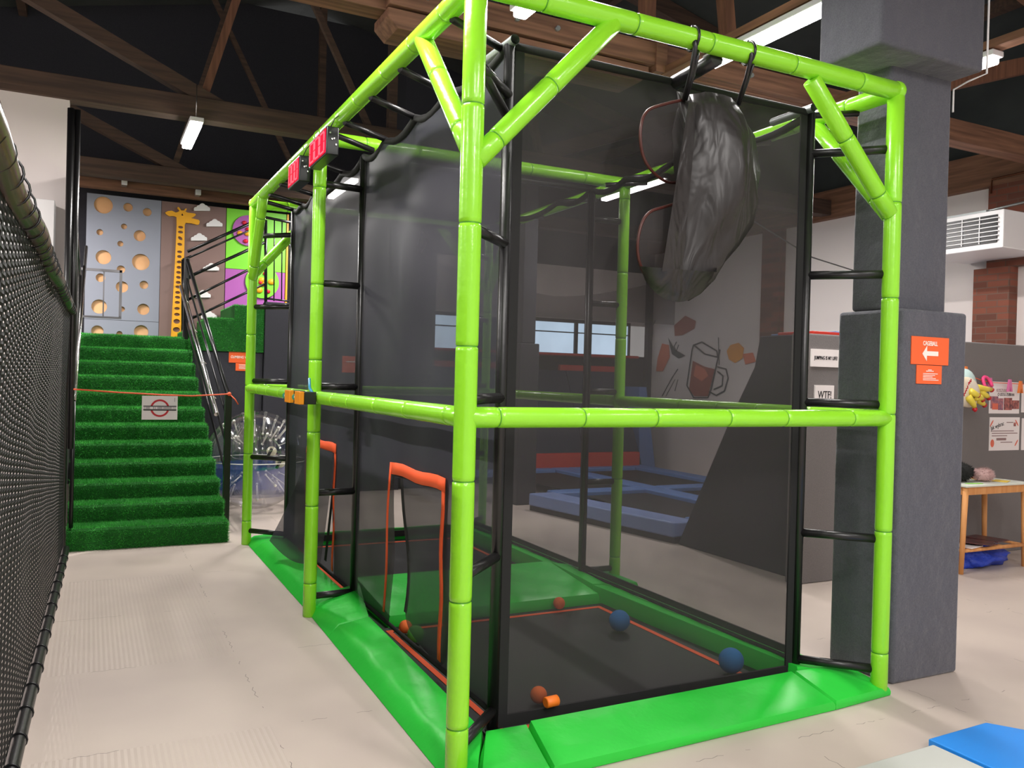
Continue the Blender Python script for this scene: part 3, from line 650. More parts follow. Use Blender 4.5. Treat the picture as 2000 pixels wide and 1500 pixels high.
def blades(segs, dens, name, parent, hgt=.026, extra=None):
    """grass blades: thin triangles scattered on quads given as (p, u, v, normal)"""
    rng = np.random.default_rng(3); V = []; 
    for p, u, v, nn in segs:
        p, u, v, nn = map(Vector, (p, u, v, nn)); area = u.cross(v).length; k = int(area*dens)
        A = rng.random((k, 2)); P = np.array(p)+A[:, :1]*np.array(u)+A[:, 1:]*np.array(v)
        lean = rng.normal(0, .45, (k, 3))+np.array(nn)*1.0+np.array((0, 0, .25)); lean /= np.linalg.norm(lean, axis=1)[:, None]
        hh = hgt*(.6+.7*rng.random((k, 1))); side = rng.normal(0, 1, (k, 3)); side -= (side*lean).sum(1)[:, None]*lean; side /= np.linalg.norm(side, axis=1)[:, None]
        wv = .0022
        V.append(np.stack([P-side*wv, P+side*wv, P+lean*hh], 1).reshape(-1, 3))
    V = np.concatenate(V); m = len(V)//3
    me = bpy.data.meshes.new(name); me.vertices.add(len(V)); me.vertices.foreach_set('co', V.ravel()); me.loops.add(len(V)); me.loops.foreach_set('vertex_index', np.arange(len(V)))
    me.polygons.add(m); me.polygons.foreach_set('loop_start', np.arange(m)*3); me.polygons.foreach_set('loop_total', np.full(m, 3)); me.update(calc_edges=True)
    me.materials.append(TURF); o = bpy.data.objects.new(name, me); C.objects.link(o); o.parent = parent; o.matrix_parent_inverse = Matrix.Translation(parent.location).inverted(); o['kind'] = 'stuff'
segs = []
for i in range(NST):
    y = Y0+i*T_; z0 = .03+R_*i if i else 0; z1 = .03+R_*(i+1); a, b = xl(y), xr(y)
    segs.append(((a, y, z0), (b-a, 0, 0), (0, 0, z1-z0), (0, -1, 0))); segs.append(((a, y, z1), (b-a, 0, 0), (0, T_, 0), (0, 0, 1)))
    segs.append(((b, y, z0*.2), (-.008, T_, 0), (0, 0, z1-z0*.2), (1, 0, 0)))
blades(segs, 17000, 'turf_pile', st)
# second flight rising to the right along the back wall
st2 = empty('turf_staircase', (.3, 8.6, 2.0), 'short upper flight of turf-covered steps rising right behind the handrail', 'staircase')
pr = [(-.25, 1.84), (.68, 1.84), (.68, 2.43), (.31, 2.43), (.31, 2.25), (.0, 2.25), (.0, 2.08), (-.25, 2.08)]
MB().prism([(x, 8.12, z) for x, z in pr], (0, 1.3, 0)).build('steps', TURFB, st2)
blades([((-.25, 8.12, 1.84), (.93, 0, 0), (0, 0, .22), (0, -1, 0)), ((0, 8.12, 2.05), (.68, 0, 0), (0, 0, .2), (0, -1, 0)), ((.31, 8.12, 2.24), (.37, 0, 0), (0, 0, .19), (0, -1, 0)), ((.31, 8.12, 2.43), (.37, 0, 0), (0, 1.3, 0), (0, 0, 1)), ((0, 8.12, 2.25), (.31, 0, 0), (0, 1.3, 0), (0, 0, 1)), ((-.25, 8.12, 2.08), (.25, 0, 0), (0, 1.3, 0), (0, 0, 1))], 9000, 'turf_pile', st2)
# felt walls under the upper flight
o = MB().box(-.2, .68, 8.14, 8.3, 0, 1.84).build('felt_panel', FELTD, bevel=.01); tag(o, 'dark felt panel under the upper turf steps, behind the bubble ball', 'wall panel', 'dark felt wall panels')
o = MB().box(.69, 2.55, 8.1, 8.3, 0, 2.5).build('felt_panel', FELTD, bevel=.01); tag(o, 'tall dark felt panel right of the upper turf steps', 'wall panel', 'dark felt wall panels')
o = MB().box(3.09, 3.6, 8.5, 8.6, 0, 1.0).build('felt_panel', FELTD, bevel=.01); tag(o, 'low dark felt panel at the foot of the far column', 'wall panel', 'dark felt wall panels')
# ------------------------------------------------------------------ climbing boards at the back
BY = 9.48
def P2(u, v, y=BY): p = at(u, v, 1, y); return (p.x, p.z)
def zp(x, y): return P2(130+x/4, 330+y/4)        # points read from an enlarged view
FM = Matrix.Translation((0, BY, 0)) @ Matrix.Rotation(math.pi/2, 4, 'X')
t = empty('climbing_board', (-.95, BY, 2), 'grey climbing board with round peach holes, leftmost of the three', 'climbing wall', 'climbing boards above the stairs')
holes = [(288, 283, 70), (480, 300, 36), (630, 338, 34), (449, 450, 23), (260, 495, 25), (571, 523, 46), (420, 585, 23), (288, 690, 58), (580, 728, 68), (425, 785, 32), (265, 850, 35), (433, 922, 47), (604, 906, 34), (255, 1075, 58), (433, 1095, 22), (600, 1097, 47), (240, 1292, 46), (413, 1288, 23), (582, 1304, 56)]
loops = [[(-1.40, 1.99), (-.49, 1.99), (-.49, 3.9), (-1.40, 3.9)]]
for x, y, r in holes:
    c = zp(x, y); rr = r/4/154; 
    if c[1]-rr < 2.0: c = (c[0], 2.0+rr+.004)
    loops.append(circ(c[0], c[1], rr, n=36))
poly_mesh('board', loops, .03, BOARDG, FM, t)
MB().box(-1.4, -.49, BY+.035, BY+.05, 1.99, 3.9).build('plywood_backing', PLY, t)
MB().box(-1.4, -.49, BY-.017, BY-.015, 2.235, 2.239).build('board_joint', INK, t)
t = empty('climbing_board', (0, BY, 2), 'brown climbing board with a yellow giraffe ladder and white clouds', 'climbing wall', 'climbing boards above the stairs')
MB().box(-.485, .36, BY-.015, BY+.03, 1.99, 3.9).build('board', BOARDB, t)
gir = [(812, 1320), (845, 720), (858, 450), (857, 380), (835, 372), (800, 372), (780, 360), (768, 345), (790, 333), (820, 330), (850, 345), (868, 340), (880, 330), (862, 310), (868, 300), (878, 305), (892, 328), (915, 328), (925, 315), (935, 312), (936, 322), (926, 335), (940, 345), (1000, 352), (1008, 362), (990, 378), (970, 388), (1030, 402), (1038, 415), (1032, 436), (1018, 440), (970, 428), (930, 425), (920, 440), (918, 600), (905, 1000), (888, 1318)]
neck = [(889, 459, 20, 11, 0), (888, 497, 21, 11, 0), (886, 545, 20, 13, .6), (882, 592, 19, 12, .1), (881, 651, 20, 11, 0), (879, 688, 18, 12, 0), (877, 730, 18, 12, 0), (875, 772, 18, 12, 0), (873, 811, 19, 12, 0), (872, 850, 19, 12, .1), (870, 889, 20, 12, 0), (868, 925, 20, 12, .1), (866, 967, 20, 12, 0), (865, 1005, 21, 12, .1), (863, 1045, 21, 12, 0), (861, 1092, 22, 12, 0), (860, 1138, 23, 13, 0), (858, 1192, 26, 20, 0), (856, 1256, 28, 21, 0), (902, 362, 7, 9, 0)]
loops = [[zp(x, y) for x, y in gir]]
loops[0] = [(x, max(z, 1.995)) for x, z in loops[0]]
for x, y, a, b, r in neck:
    c = zp(x, y); loops.append(circ(c[0], c[1], a/4/154, b/4/154, 20, -r))
FM2 = Matrix.Translation((0, BY-.035, 0)) @ Matrix.Rotation(math.pi/2, 4, 'X')
poly_mesh('giraffe_ladder', loops, .03, YEL, FM2, t)
def cloud(cx, cy, s=1):
    cs = ((-48, 8, 16), (-24, -2, 20), (2, -12, 25), (28, -2, 20), (48, 8, 16)); pts = []
    for k in range(33):
        x = -63+126*k/32; y = min([dy-math.sqrt(max(0, r*r-(x-dx)**2)) for dx, dy, r in cs if abs(x-dx) <= r] or [14]); pts.append((cx+s*x, cy+s*min(y, 16)))
    pts += [(cx+s*62, cy+s*21), (cx-s*62, cy+s*21)]; return [zp(*p) for p in pts]
for i, (x, y) in enumerate(((1055, 310), (1152, 432), (1032, 542), (1125, 775), (1060, 985), (1110, 1150))): poly_mesh('cloud_hold', [cloud(x, y)], .03, WHITE, FM2, t)
t = empty('climbing_board', (1, BY, 2), 'lime and purple climbing board with round plates of red and yellow holds', 'climbing wall', 'climbing boards above the stairs')
MB().box(.37, 1.2, BY-.015, BY+.03, 3.05, 3.9).build('green_square', BOARDL, t)
MB().box(.37, 1.2, BY-.015, BY+.03, 2.35, 3.045).build('purple_square', BOARDP, t)
MB().box(.37, 1.2, BY-.015, BY+.03, 1.95, 2.345).build('green_square', BOARDL, t)
c1 = zp(1418, 485); c2 = zp(1525, 885)
poly_mesh('purple_plate', [circ(c1[0], c1[1], .218, n=40)], .02, BOARDP, FM2, t); poly_mesh('green_plate', [circ(c2[0], c2[1], .235, n=40)], .02, BOARDL, FM2, t)
def hold(x, y, r, m):
    c = zp(x, y); MB().sphere((c[0], BY-.055, c[1]), (r, .025, r*.85), 14).build('climbing_hold', m, t)
for x, y, r in ((1385, 425, .035), (1410, 475, .03), (1395, 568, .035), (1545, 820, .03), (1510, 890, .03), (1568, 960, .035)): hold(x, y, r, REDH)
for x, y, r in ((1350, 505, .04), (1408, 510, .04), (1520, 870, .045), (1595, 885, .05), (1500, 950, .05), (1530, 905, .035)): hold(x, y, r, YEL)
MB().box(1.21, 1.235, BY-.03, BY+.03, 1.95, 3.9).build('edge_strip', YEL, t)
struct('trim_6', MB().box(-1.9, 3, 9.3, 9.4, 3.95, 4.08), WOODX)
o = MB().tube([(-1.5, 9.28, 4.13), (1.4, 9.28, 4.13)], .018, 10).build('conduit_pipe', BLACK); tag(o, 'thin dark pipe running along the beam over the climbing boards', 'pipe')
for i, (u, lab) in enumerate(((243, 'white spotlight box above the grey board, left one'), (387, 'white spotlight box above the giraffe board, right one'))):
    p = at(u, 356+20*i, 1, 9.15); t = empty('wall_box', p, lab, 'box light', 'box lights over the climbing boards')
    MB().box(p.x-.035, p.x+.035, 9.12, 9.16, p.z-.035, p.z+.035).build('front_cap', WHITE, t, bevel=.004)
    MB().box(p.x-.032, p.x+.032, 9.16, 9.44, p.z-.033, p.z+.033).build('body', mat('smoked_plastic_%d' % i, srgb(120, 105, 100), .4), t)
# ------------------------------------------------------------------ railings
def bar(mb, p0, p1, r=.016): return mb.tube([p0, p1], r, 10)
hr = empty('stair_handrail', (-.12, 5.2, 0), 'black and steel handrail down the right side of the turf stairs', 'handrail')
xa, xb = -.1, -.27; pa = Vector((xa, 5.6, 1.36)); pb = Vector((xb, 8.15, 2.98))
bar(MB(), pa, pb, .022).build('top_rail', BLACK, hr); MB().sphere(pa, .026).build('end_cap', BLACK, hr)
MB().box(xa-.03, xa+.03, 5.56, 5.62, .12, 1.36).build('newel_post', BLACK, hr); MB().box(xb-.03, xb+.03, 8.1, 8.16, 1.95, 2.98).build('newel_post', BLACK, hr)
for f in (.3, .55, .8):
    q0 = Vector((xa, 5.6, .24+f*1.1)); q1 = Vector((xb, 8.15, 1.95+f*1.0)); bar(MB(), q0, q1, .012).build('mid_rail', BLACK, hr)
q0 = Vector((-.16, 5.95, 1.15)); q1 = Vector((-.335, 8.1, 2.62)); bar(MB(), q0, q1, .024).build('steel_handrail', STEEL, hr)
for f in (.15, .4, .65, .9):
    q = q0.lerp(q1, f); bar(MB(), q+Vector((0, 0, -.02)), q+Vector((.06, 0, -.07)), .008).build('bracket', STEEL, hr)
hl = empty('stair_handrail', (-1.44, 5.1, 0), 'steel handrail on the left side of the turf stairs by the net', 'handrail')
bar(MB(), (-1.44, 5.15, 1.3), (-1.385, 8.0, 3.0), .018).build('steel_handrail', STEEL, hl)
bar(MB(), (-1.44, 5.15, 1.26), (-1.39, 8.0, 2.94), .012).build('mid_rail', BLACK, hl)
bar(MB(), (-1.44, 5.15, .1), (-1.44, 5.15, 1.3), .018).build('newel_post', BLACK, hl)
gt = empty('landing_gate', (-1.2, 8.1, 2.1), 'small grey metal gate frame at the top left of the stairs', 'gate')
mb = MB().box(-1.45, -1.0, 8.08, 8.11, 2.735, 2.765).box(-1.025, -.995, 8.08, 8.11, 2.2, 2.765).box(-1.45, -.995, 8.08, 8.11, 2.18, 2.205).box(-1.2, -1.185, 8.085, 8.105, 2.2, 2.74)
mb.build('frame', mat('grey_tube_paint', srgb(110, 108, 112), .4), gt)
ur = empty('upper_railing', (.2, 8.15, 2.2), 'black railing climbing right beside the upper turf flight, with guard bars at its top', 'railing')
ry = 8.14
def L_(u0, v0, u1, v1, r, nm='rail_bar'):
    bar(MB(), at(u0, v0, 1, ry), at(u1, v1, 1, ry), r).build(nm, BLACK, ur)
L_(366, 491.6, 516, 424, .02, 'top_rail'); L_(366, 504.5, 516, 437, .012)
L_(366, 542, 516, 474, .02); L_(366, 586, 516, 512, .016); L_(366, 626, 516, 555, .016)
L_(516, 424, 580, 437, .018, 'top_rail'); L_(519, 430, 519, 597, .02, 'newel_post'); L_(519, 583, 580, 590, .012)
for u in (536, 551, 566, 578): L_(u, 430, u-1, 588, .008, 'baluster')
fy = 9.3
def L2(u0, v0, u1, v1, r, nm='rail_bar'): bar(MB(), at(u0, v0, 1, fy), at(u1, v1, 1, fy), r).build(nm, BLACK, ur)
L2(357, 507, 357, 645, .02, 'newel_post'); L2(357, 507, 374, 500, .016); L2(357, 549, 380, 540, .012); L2(357, 588, 380, 580, .012); L2(357, 627, 380, 617, .012)
# tall padded net post at the foot of the stairs and its net running back
np_ = empty('net_post', (-1.5, 5.0, 0), 'tall black padded net post at the foot of the turf stairs', 'post')
MB().tube([(-1.505, 5.0, 0), (-1.505, 5.0, 3.77)], .028, 14).tube([(-1.455, 5.02, .9), (-1.455, 5.02, 3.77)], .024, 14).build('padding', BLACKP, np_)
bn = empty('stair_net', (-1.49, 6.5, 0), 'dark net with padded edge along the left side of the stairs', 'net')
MB().grid(lambda a, b: (-1.5+.05*a, 5.05+2.95*a, (1-b)*0+b*(3.72-1.05*a**.5*1.0)), 30, 30).build('netting', glass_like('dense_black_net', srgb(45, 42, 42), .9), bn)
MB().tube([(-1.5+.05*a, 5.05+2.95*a, 3.72-1.05*a**.5) for a in [k/16 for k in range(17)]], .022, 10).tube([(-1.45, 8.0, 0), (-1.45, 8.0, 2.68)], .022, 10).build('padded_edge', BLACKP, bn)
# coarse net barrier on the left
nb = empty('net_barrier', (-1.52, 1, 0), 'coarse black net barrier with padded top roll along the left of the aisle', 'net')
def xt(y): return -1.475-.0075*(4.8-y)
def xbm(y): return -1.49-.02*(4.9-y)
MB().grid(lambda a, b: (lambda y, z: (xbm(y)*(1-b)+xt(y)*b-.02*math.sin(math.pi*b)-.006*math.sin(y*5)*math.sin(math.pi*b), y, z))(-2.6+7.5*a, .1+1.93*b), 120, 24).build('netting', NET, nb)
ROLL = mat('brown_roll_vinyl', srgb(50, 36, 32), .25, var=(3, srgb(84, 58, 46)))
pts = [(xt(y)+.006*math.sin(y*4), y, 2.06+.008*math.sin(y*3)) for y in [-2.6+7.5*k/40 for k in range(41)]]
MB().tube(pts, .042, 16).build('top_roll', ROLL, nb)
for k in range(34):
    y = -2.4+.215*k; MB().tube([(xt(y)+.044*math.cos(q), y+.004*math.sin(q*2), 2.06+.044*math.sin(q)) for q in [2*math.pi*j/16 for j in range(16)]], .0035, 5, closed=True).build('lashing', BLACK, nb)
MB().tube([(xbm(y)+.02, y, .07) for y in [-2.6+7.5*k/20 for k in range(21)]], .03, 14).build('bottom_roll', BLACKP, nb)
for k in range(24):
    y = -2.4+.3*k; MB().tube([(xbm(y)+.02+.032*math.cos(q), y, .07+.034*math.sin(q)) for q in [2*math.pi*j/14 for j in range(14)]], .004, 5, closed=True).build('lashing', BLACK, nb)
# white wall cabinet
o = MB().box(-2.6, -1.62, 5.25, 5.55, 2.48, 3.03).box(-2.6, -1.59, 5.3, 5.55, 2.42, 2.48).build('wall_cabinet', WHITE, bevel=.006); tag(o, 'white boxed cabinet fixed on the white wall beyond the net', 'cabinet')
# rope and sign
ro = empty('barrier_rope', (-.8, 4.97, 1.37), 'thin orange rope tied across the foot of the stairs', 'rope')
OR = mat('orange_rope', srgb(236, 96, 56), .6)
pts = [Vector((-1.44, 4.96, 1.407)), Vector((-1.1, 4.96, 1.385)), Vector((-.76, 4.96, 1.37)), Vector((-.5, 4.99, 1.362)), Vector((-.22, 5.3, 1.37)), Vector((-.1, 5.54, 1.37))]
MB().tube(pts, .0065, 8).build('rope_line', OR, ro); MB().sphere((-.1, 5.53, 1.37), .02, 10).build('knot', OR, ro)
MB().tube([(-.1, 5.53, 1.37), (-.05, 5.5, 1.32), (-.02, 5.49, 1.27)], .006, 8).build('loose_end', OR, ro)
sg = empty('paper_sign', (-.765, 4.945, 1.255), 'white paper sign with a red ring and black bar, hung on the rope', 'sign')
MB().box(-.91, -.62, 4.94, 4.943, 1.152, 1.36).build('sheet', PAPER, sg)
RR = mat('red_ink', srgb(200, 36, 46), .6); cx, cz = -.765, 1.253
def yb(mb, x0, x1, z0, z1, m, nm, p, y=4.94, d=.001): mb.box(x0, x1, y-d, y, z0, z1).build(nm, m, p)
poly_mesh('red_ring', [circ(cx, cz, .077, n=48), circ(cx, cz, .061, n=48)], .001, RR, face_y(0, 4.9385, 0), sg)
yb(MB(), -.898, -.63, cz-.019, cz+.019, PAPER, 'white_band', sg, 4.938)
yb(MB(), -.898, -.63, cz+.013, cz+.021, INK, 'black_bar', sg, 4.937); yb(MB(), -.898, -.63, cz-.021, cz-.01, INK, 'black_bar', sg, 4.937)
mb = MB(); rnd = random.Random(2); x = -.892
while x < -.64:
    l = rnd.choice((.006, .007, .008)); 
    if rnd.random() < .82: mb.box(x, x+l*.7, 4.9355, 4.937, cz-.007, cz+.011)
    x += l
mb.build('lettering', mat('grey_ink', srgb(150, 140, 142), .6), sg)
MB().box(-.645, -.643, 4.9365, 4.94, 1.31, 1.345).build('staple', INK, sg)
# orange signs
def sign_board(x, y, z, w_, hh, label, parts, name='orange_sign', m=OR_SIGN):
    t = empty(name, (x, y, z), label, 'sign'); MB().box(x-w_/2, x+w_/2, y-.006, y, z-hh/2, z+hh/2).build('board', m, t, bevel=.0015)
    parts(t, y-.0075); return t
def pa_(t, y):
    text_mesh('lettering', 'CAGEBALL', .034, WINK, face_y(2.783, y, 1.846), t, xs=.72, bold=.0006)
    poly_mesh('arrow', [[(-.065, 0), (-.028, .045), (-.028, .015), (.065, .015), (.065, -.01), (-.028, -.01), (-.028, -.04)]], .001, WINK, face_y(2.785, y, 1.79), t)
sign_board(2.787, .06, 1.807, .305, .152, 'orange CAGEBALL sign with a white left arrow on the column', pa_)
def pb_(t, y):
    for k, (l, z) in enumerate(((.03, 1.703), (.062, 1.696))): MB().box(2.785-l/2, 2.785+l/2, y-.0005, y, z-.002, z+.002).build('text_line', WINK, t)
    for k, l in enumerate((.12, .098, .078, .105, .128)): MB().box(2.73, 2.73+l, y-.0005, y, 1.682-k*.0085-.0018, 1.682-k*.0085+.0018).build('text_line', WINK, t)
sign_board(2.784, .06, 1.677, .205, .102, 'smaller orange notice under the CAGEBALL sign', pb_)
def pc_(t, y): text_mesh('lettering', 'CLIMBING WALL', .045, WINK, face_y(.41, y, 1.772), t, xs=.78, bold=.0008)
sign_board(.41, 8.14, 1.775, .31, .15, 'orange CLIMBING WALL sign behind the far green post', pc_)
def pd_(t, y):
    for k, l in enumerate((.1, .12, .11, .12)): MB().box(.38, .38+l, y-.0005, y, 1.675-k*.016-.003, 1.675-k*.016+.003).build('text_line', WINK, t)
sign_board(.44, 8.14, 1.647, .2, .098, 'smaller orange notice under the CLIMBING WALL sign', pd_)
p = at(688, 712, 1, 8.1); 
def pe_(t, y): MB().box(p.x-.09, p.x+.09, y-.0005, y, p.z+.03, p.z+.045).build('text_line', WINK, t)
sign_board(p.x, 8.1, p.z, .28, .22, 'orange sign on the dark felt wall, dimly seen through the left net', pe_)
# ================================================================== right background
def panel(x0, x1, y, z, label, d=.12): o = MB().box(x0, x1, y, y+d, 0, z).build('felt_panel', FELT, bevel=.012); tag(o, label, 'wall panel', 'grey felt wall panels'); return o
panel(3.76, 4.35, 1.93, 2.02, 'grey felt panel with white slogan boards, left of the column')
panel(4.36, 6.02, 2.2, 2.05, 'grey felt panel just right of the column, behind the glove hand')
panel(6.03, 7.9, 2.2, 2.06, 'grey felt panel with the posters, at the right edge')
o = MB().prism([(3.9, 2.06, 0), (3.9, 3.62, 0), (3.9, 2.9, 1.3), (3.9, 2.62, 1.75), (3.9, 2.56, 2.02), (3.9, 2.06, 2.02)], (.1, 0, 0)).build('felt_panel', FELTD, bevel=.01); tag(o, 'dark felt side panel with a slanted edge closing the trampoline court', 'wall panel')
# cushions lying on the wall tops
for x0, x1, y0, y1, z, m, lab in ((3.95, 4.3, 2.0, 2.4, 2.03, REDV, 'red pad lying on top of the slogan panel'), (4.45, 5.6, 2.22, 3.0, 2.059, BLUED, 'blue pad behind the top of the felt panels')):
    MBo = MB().box(x0, x1, y0, y1, z-.008, z+.018).build('top_pad', m, bevel=.005); tag(MBo, lab, 'pad')
# slogan boards
def sb(u0, u1, v0, v1, y, label, txt=None, size=.05, xs=.8, dz=0):
    a = at(u0, v0, 1, y); b = at(u1, v1, 1, y); x0, x1, z1, z0 = a.x, b.x, a.z, b.z; t = empty('slogan_board', ((x0+x1)/2, y, (z0+z1)/2), label, 'sign', 'white slogan boards')
    MB().box(x0, x1, y-.015, y, z0, z1).build('board', PAPER, t, bevel=.001)
    if txt: text_mesh('lettering', txt, size, INK, face_y((x0+x1)/2, y-.0165, (z0+z1)/2+dz), t, xs=xs, bold=.0005)
sb(1583, 1637, 681, 718, 1.93, 'white board reading JUMPING IS MY LIFE!', 'JUMPING IS MY LIFE!', .04, .72)
sb(1590, 1625, 752, 810, 1.93, 'white board reading WTF!, below the jumping slogan', 'WTF!', .085, .75, .04)
sb(1640, 1660, 677, 724, 1.93, 'white board mostly hidden behind the column edge')
# posters
def poster(x0, x1, z0, z1, label): 
    y = 2.2; t = empty('poster', ((x0+x1)/2, y, (z0+z1)/2), label, 'poster', 'posters on the felt panel'); MB().box(x0, x1, y-.004, y, z0, z1).build('sheet', PAPER, t); return t, y-.0048
def q2(u, v): p = at(u, v, 1, 2.19); return p.x, p.z
(x0, z1), (x1, z0) = q2(1934.5, 745), q2(1991.5, 808)
t, y = poster(x0, x1, z0, z1, 'poster with a pink collage of photographs and hand lettering')
PH = [mat('print_mauve', srgb(120, 84, 110), .6, var=(30, srgb(190, 120, 120))), mat('print_maroon', srgb(100, 52, 56), .6, var=(30, srgb(190, 110, 100))), mat('print_coral', srgb(226, 110, 84), .6)]
for (ua, va, ub, vb), k in zip(((1936, 774, 1950, 798), (1951, 778, 1960, 801), (1962, 777, 1977, 801), (1978, 782, 1991, 799), (1939, 788, 1950, 800)), (0, 0, 1, 1, 2)):
    (a, d), (b, c) = q2(ua, va), q2(ub, vb); MB().box(a, b, y-.0006*(k+1), y, c, d).build('photo_print', PH[k], t)
a = q2(1958, 763); text_mesh('lettering', 'KOSZULKI', .045, mat('faded_ink', srgb(170, 140, 140), .6), face_y(a[0], y, a[1]) , t, xs=.8)
a = q2(1966, 771); text_mesh('lettering', 'O USTLU ZUBRAN', .042, INK, face_y(a[0], y, a[1]), t, xs=.75)
(x0, z1), (x1, z0) = q2(1934.5, 815), q2(1991, 879)
t, y = poster(x0, x1, z0, z1, 'white poster with hand-written heading, text lines and orange marks')
a = q2(1949, 832); text_mesh('lettering', 'Jak wybrac', .06, INK, face_y(a[0], y, a[1]) @ Matrix.Rotation(.25, 4, 'Z'), t, xs=.8)
for v, u0, u1 in ((842, 1938, 1981), (846.5, 1938, 1988), (851.5, 1938, 1968), (825, 1967, 1980), (864, 1955, 1978)):
    a, b = q2(u0, v), q2(u1, v); MB().box(a[0], b[0], y-.0005, y, a[1]-.004, a[1]+.004).build('text_line', mat('line_ink', srgb(150, 120, 118), .6) if v == 842 else MATS['line_ink'], t)
a, b = q2(1947, 858), q2(1966, 858); MB().box(a[0], b[0], y-.0005, y, a[1]-.012, a[1]+.012).build('text_line', MATS['line_ink'], t)
a = q2(1939, 866); poly_mesh('orange_seal', [circ(a[0], a[1], .028, .038)], .001, PH[2], face_y(0, y, 0), t)
for u, v, rt in ((1938, 827, .9), (1987, 826, -.9), (1986, 865, .9)):
    a = q2(u, v); poly_mesh('orange_dash', [circ(a[0], a[1], .04, .008, rot=rt)], .001, PH[2], face_y(0, y, 0), t)
a = q2(1983, 829); MB().box(a[0]-.018, a[0]+.018, y-.001, y, a[1]-.018, a[1]+.018).build('dark_stamp', PH[1], t)
for (v0, v1), lab in (((750, 806), 'white poster cut by the right edge of the view, upper one'), ((817, 878), 'white poster cut by the right edge of the view, lower one')):
    (a, d), (b, c) = q2(1997.5, v0), q2(2050, v1); poster(a, b, c, d, lab)
# clothes line with pegs
ln = empty('clothes_line', (6.4, 2.1, 1.75), 'orange string strung in front of the posters', 'string')
MB().tube([at(1870, 728, 1, 2.1), at(1890, 733, 1, 2.1), at(1921, 744, 1, 2.12), at(1936, 747, 1, 2.15), at(1990, 750, 1, 2.15), at(2060, 753, 1, 2.15)], .004, 6).build('string', OR, ln)
PEGO = mat('orange_peg_plastic', srgb(226, 120, 50), .4); PEGP = mat('pink_peg_plastic', srgb(214, 110, 160), .4); PINK = mat('hot_pink', srgb(240, 70, 130), .5)
for u, v, m, lab in ((1888, 728, PEGO, 'orange clothes peg at the column end of the string'), (1936, 750, PEGP, 'pink clothes peg beside the pink band'), (1974, 753, PEGP, 'pink clothes peg in front of the collage poster'), (1995, 756, PEGO, 'orange clothes peg at the right of the collage poster')):
    p = at(u, v, 1, 2.12); o = MB().prism([(-.012, 0, .06), (.012, 0, .06), (.035, 0, -.06), (.018, 0, -.06), (0, 0, -.01), (-.018, 0, -.06), (-.035, 0, -.06)], (0, .02, 0)).build('clothes_peg', m); o.location = p; tag(o, lab, 'clothes peg', 'clothes pegs on the string')
p = at(1929, 750, 1, 2.1); o = MB().tube([p+Vector((.055*math.cos(q), .03*math.sin(q), .075*math.sin(q)*.9)) for q in [math.pi*k/12-.3 for k in range(16)]], .016, 8).build('pink_band', PINK); origin(o, p); tag(o, 'hot pink rubber band hanging from the string', 'band')
# ------------------------------------------------------------------ glove hand prop
hd = empty('glove_hand', at(1905, 775, 1, 2.0), 'white and yellow novelty hand with red nails, poking out right of the column', 'novelty hand')
RUB = mat('cream_rubber', srgb(232, 222, 206), .45, var=(6, srgb(226, 210, 176))); TEALR = mat('pale_teal_rubber', srgb(190, 214, 210), .5); MB().sphere(at(1882, 755, 1, 2.1), (.13, .1, .17), 20).build('rolled_cuff', TEALR, hd); YRUB = mat('yellow_rubber', srgb(226, 204, 70), .4); NAIL = mat('red_nail', srgb(190, 24, 40), .25)
yh = 1.98
def hp(x, y, dy=0): return at(1800+x/10, 700+y/10, 1, yh+dy)      # from the tenfold enlargement
palm = [(640, 640, .115), (760, 640, .125), (860, 650, .135), (950, 680, .13), (1020, 720, .105), (1070, 750, .07)]
mb = MB(); vs = []; n = 20
for x, y, r in palm:
    c = hp(x, y)
    for k in range(n): q = 2*math.pi*k/n; vs.append((c.x+.02*math.cos(q), c.y+r*.55*math.sin(q)*1.0, c.z+r*math.cos(q)*1.05))
m_ = len(palm); fs = [(j*n+k, j*n+(k+1) % n, (j+1)*n+(k+1) % n, (j+1)*n+k) for j in range(m_-1) for k in range(n)]+[tuple(range(n)), tuple((m_-1)*n+k for k in range(n))]
pm = mb.add(vs, fs, 0, True).build('palm', RUB, hd); sb_ = pm.modifiers.new('s', 'SUBSURF'); sb_.levels = 1; sb_.render_levels = 2
fingers = [[(1020, 570, 0), (1130, 575, -.02), (1250, 600, -.03), (1355, 605, -.02)], [(930, 640, -.05), (1000, 670, -.09), (1080, 715, -.1), (1110, 722, -.1)], [(1120, 640, 0), (1180, 680, -.02), (1250, 720, -.03), (1300, 748, -.03)], [(1060, 770, -.03), (1130, 830, -.05), (1180, 865, -.05), (1215, 895, -.04)], [(900, 740, -.06), (960, 820, -.08), (1010, 890, -.08), (1035, 950, -.08)], [(1010, 760, -.06), (1090, 770, -.08), (1150, 760, -.09), (1185, 790, -.08)]]
tips = [[(1355, 605), (1390, 640)], [(1085, 715), (1130, 735)], [(1290, 755), (1340, 800)], [(1210, 900), (1255, 935)], [(1035, 960), (1050, 1040)], [(1180, 800), (1215, 830)]]
for f, tp in zip(fingers, tips):
    P = [hp(x, y, d) for x, y, d in f]; d = f[-1][2]
    MB().tube(P, [.036, .03, .026, .019], 12).build('finger', YRUB, hd)
    a, b = hp(*tp[0], d), hp(*tp[1], d); MB().tube([a, a.lerp(b, .5), b], [.017, .024, .01], 10).build('fingernail', NAIL, hd)
# wrist lettering band
for k in range(9):
    a = hp(790+22*k, 800-48*k if k < 6 else 640-30*k+30, -.09); MB().box(a.x-.008, a.x+.004, a.y-.002, a.y, a.z-.016, a.z+.014).build('wrist_print', NAIL, hd)
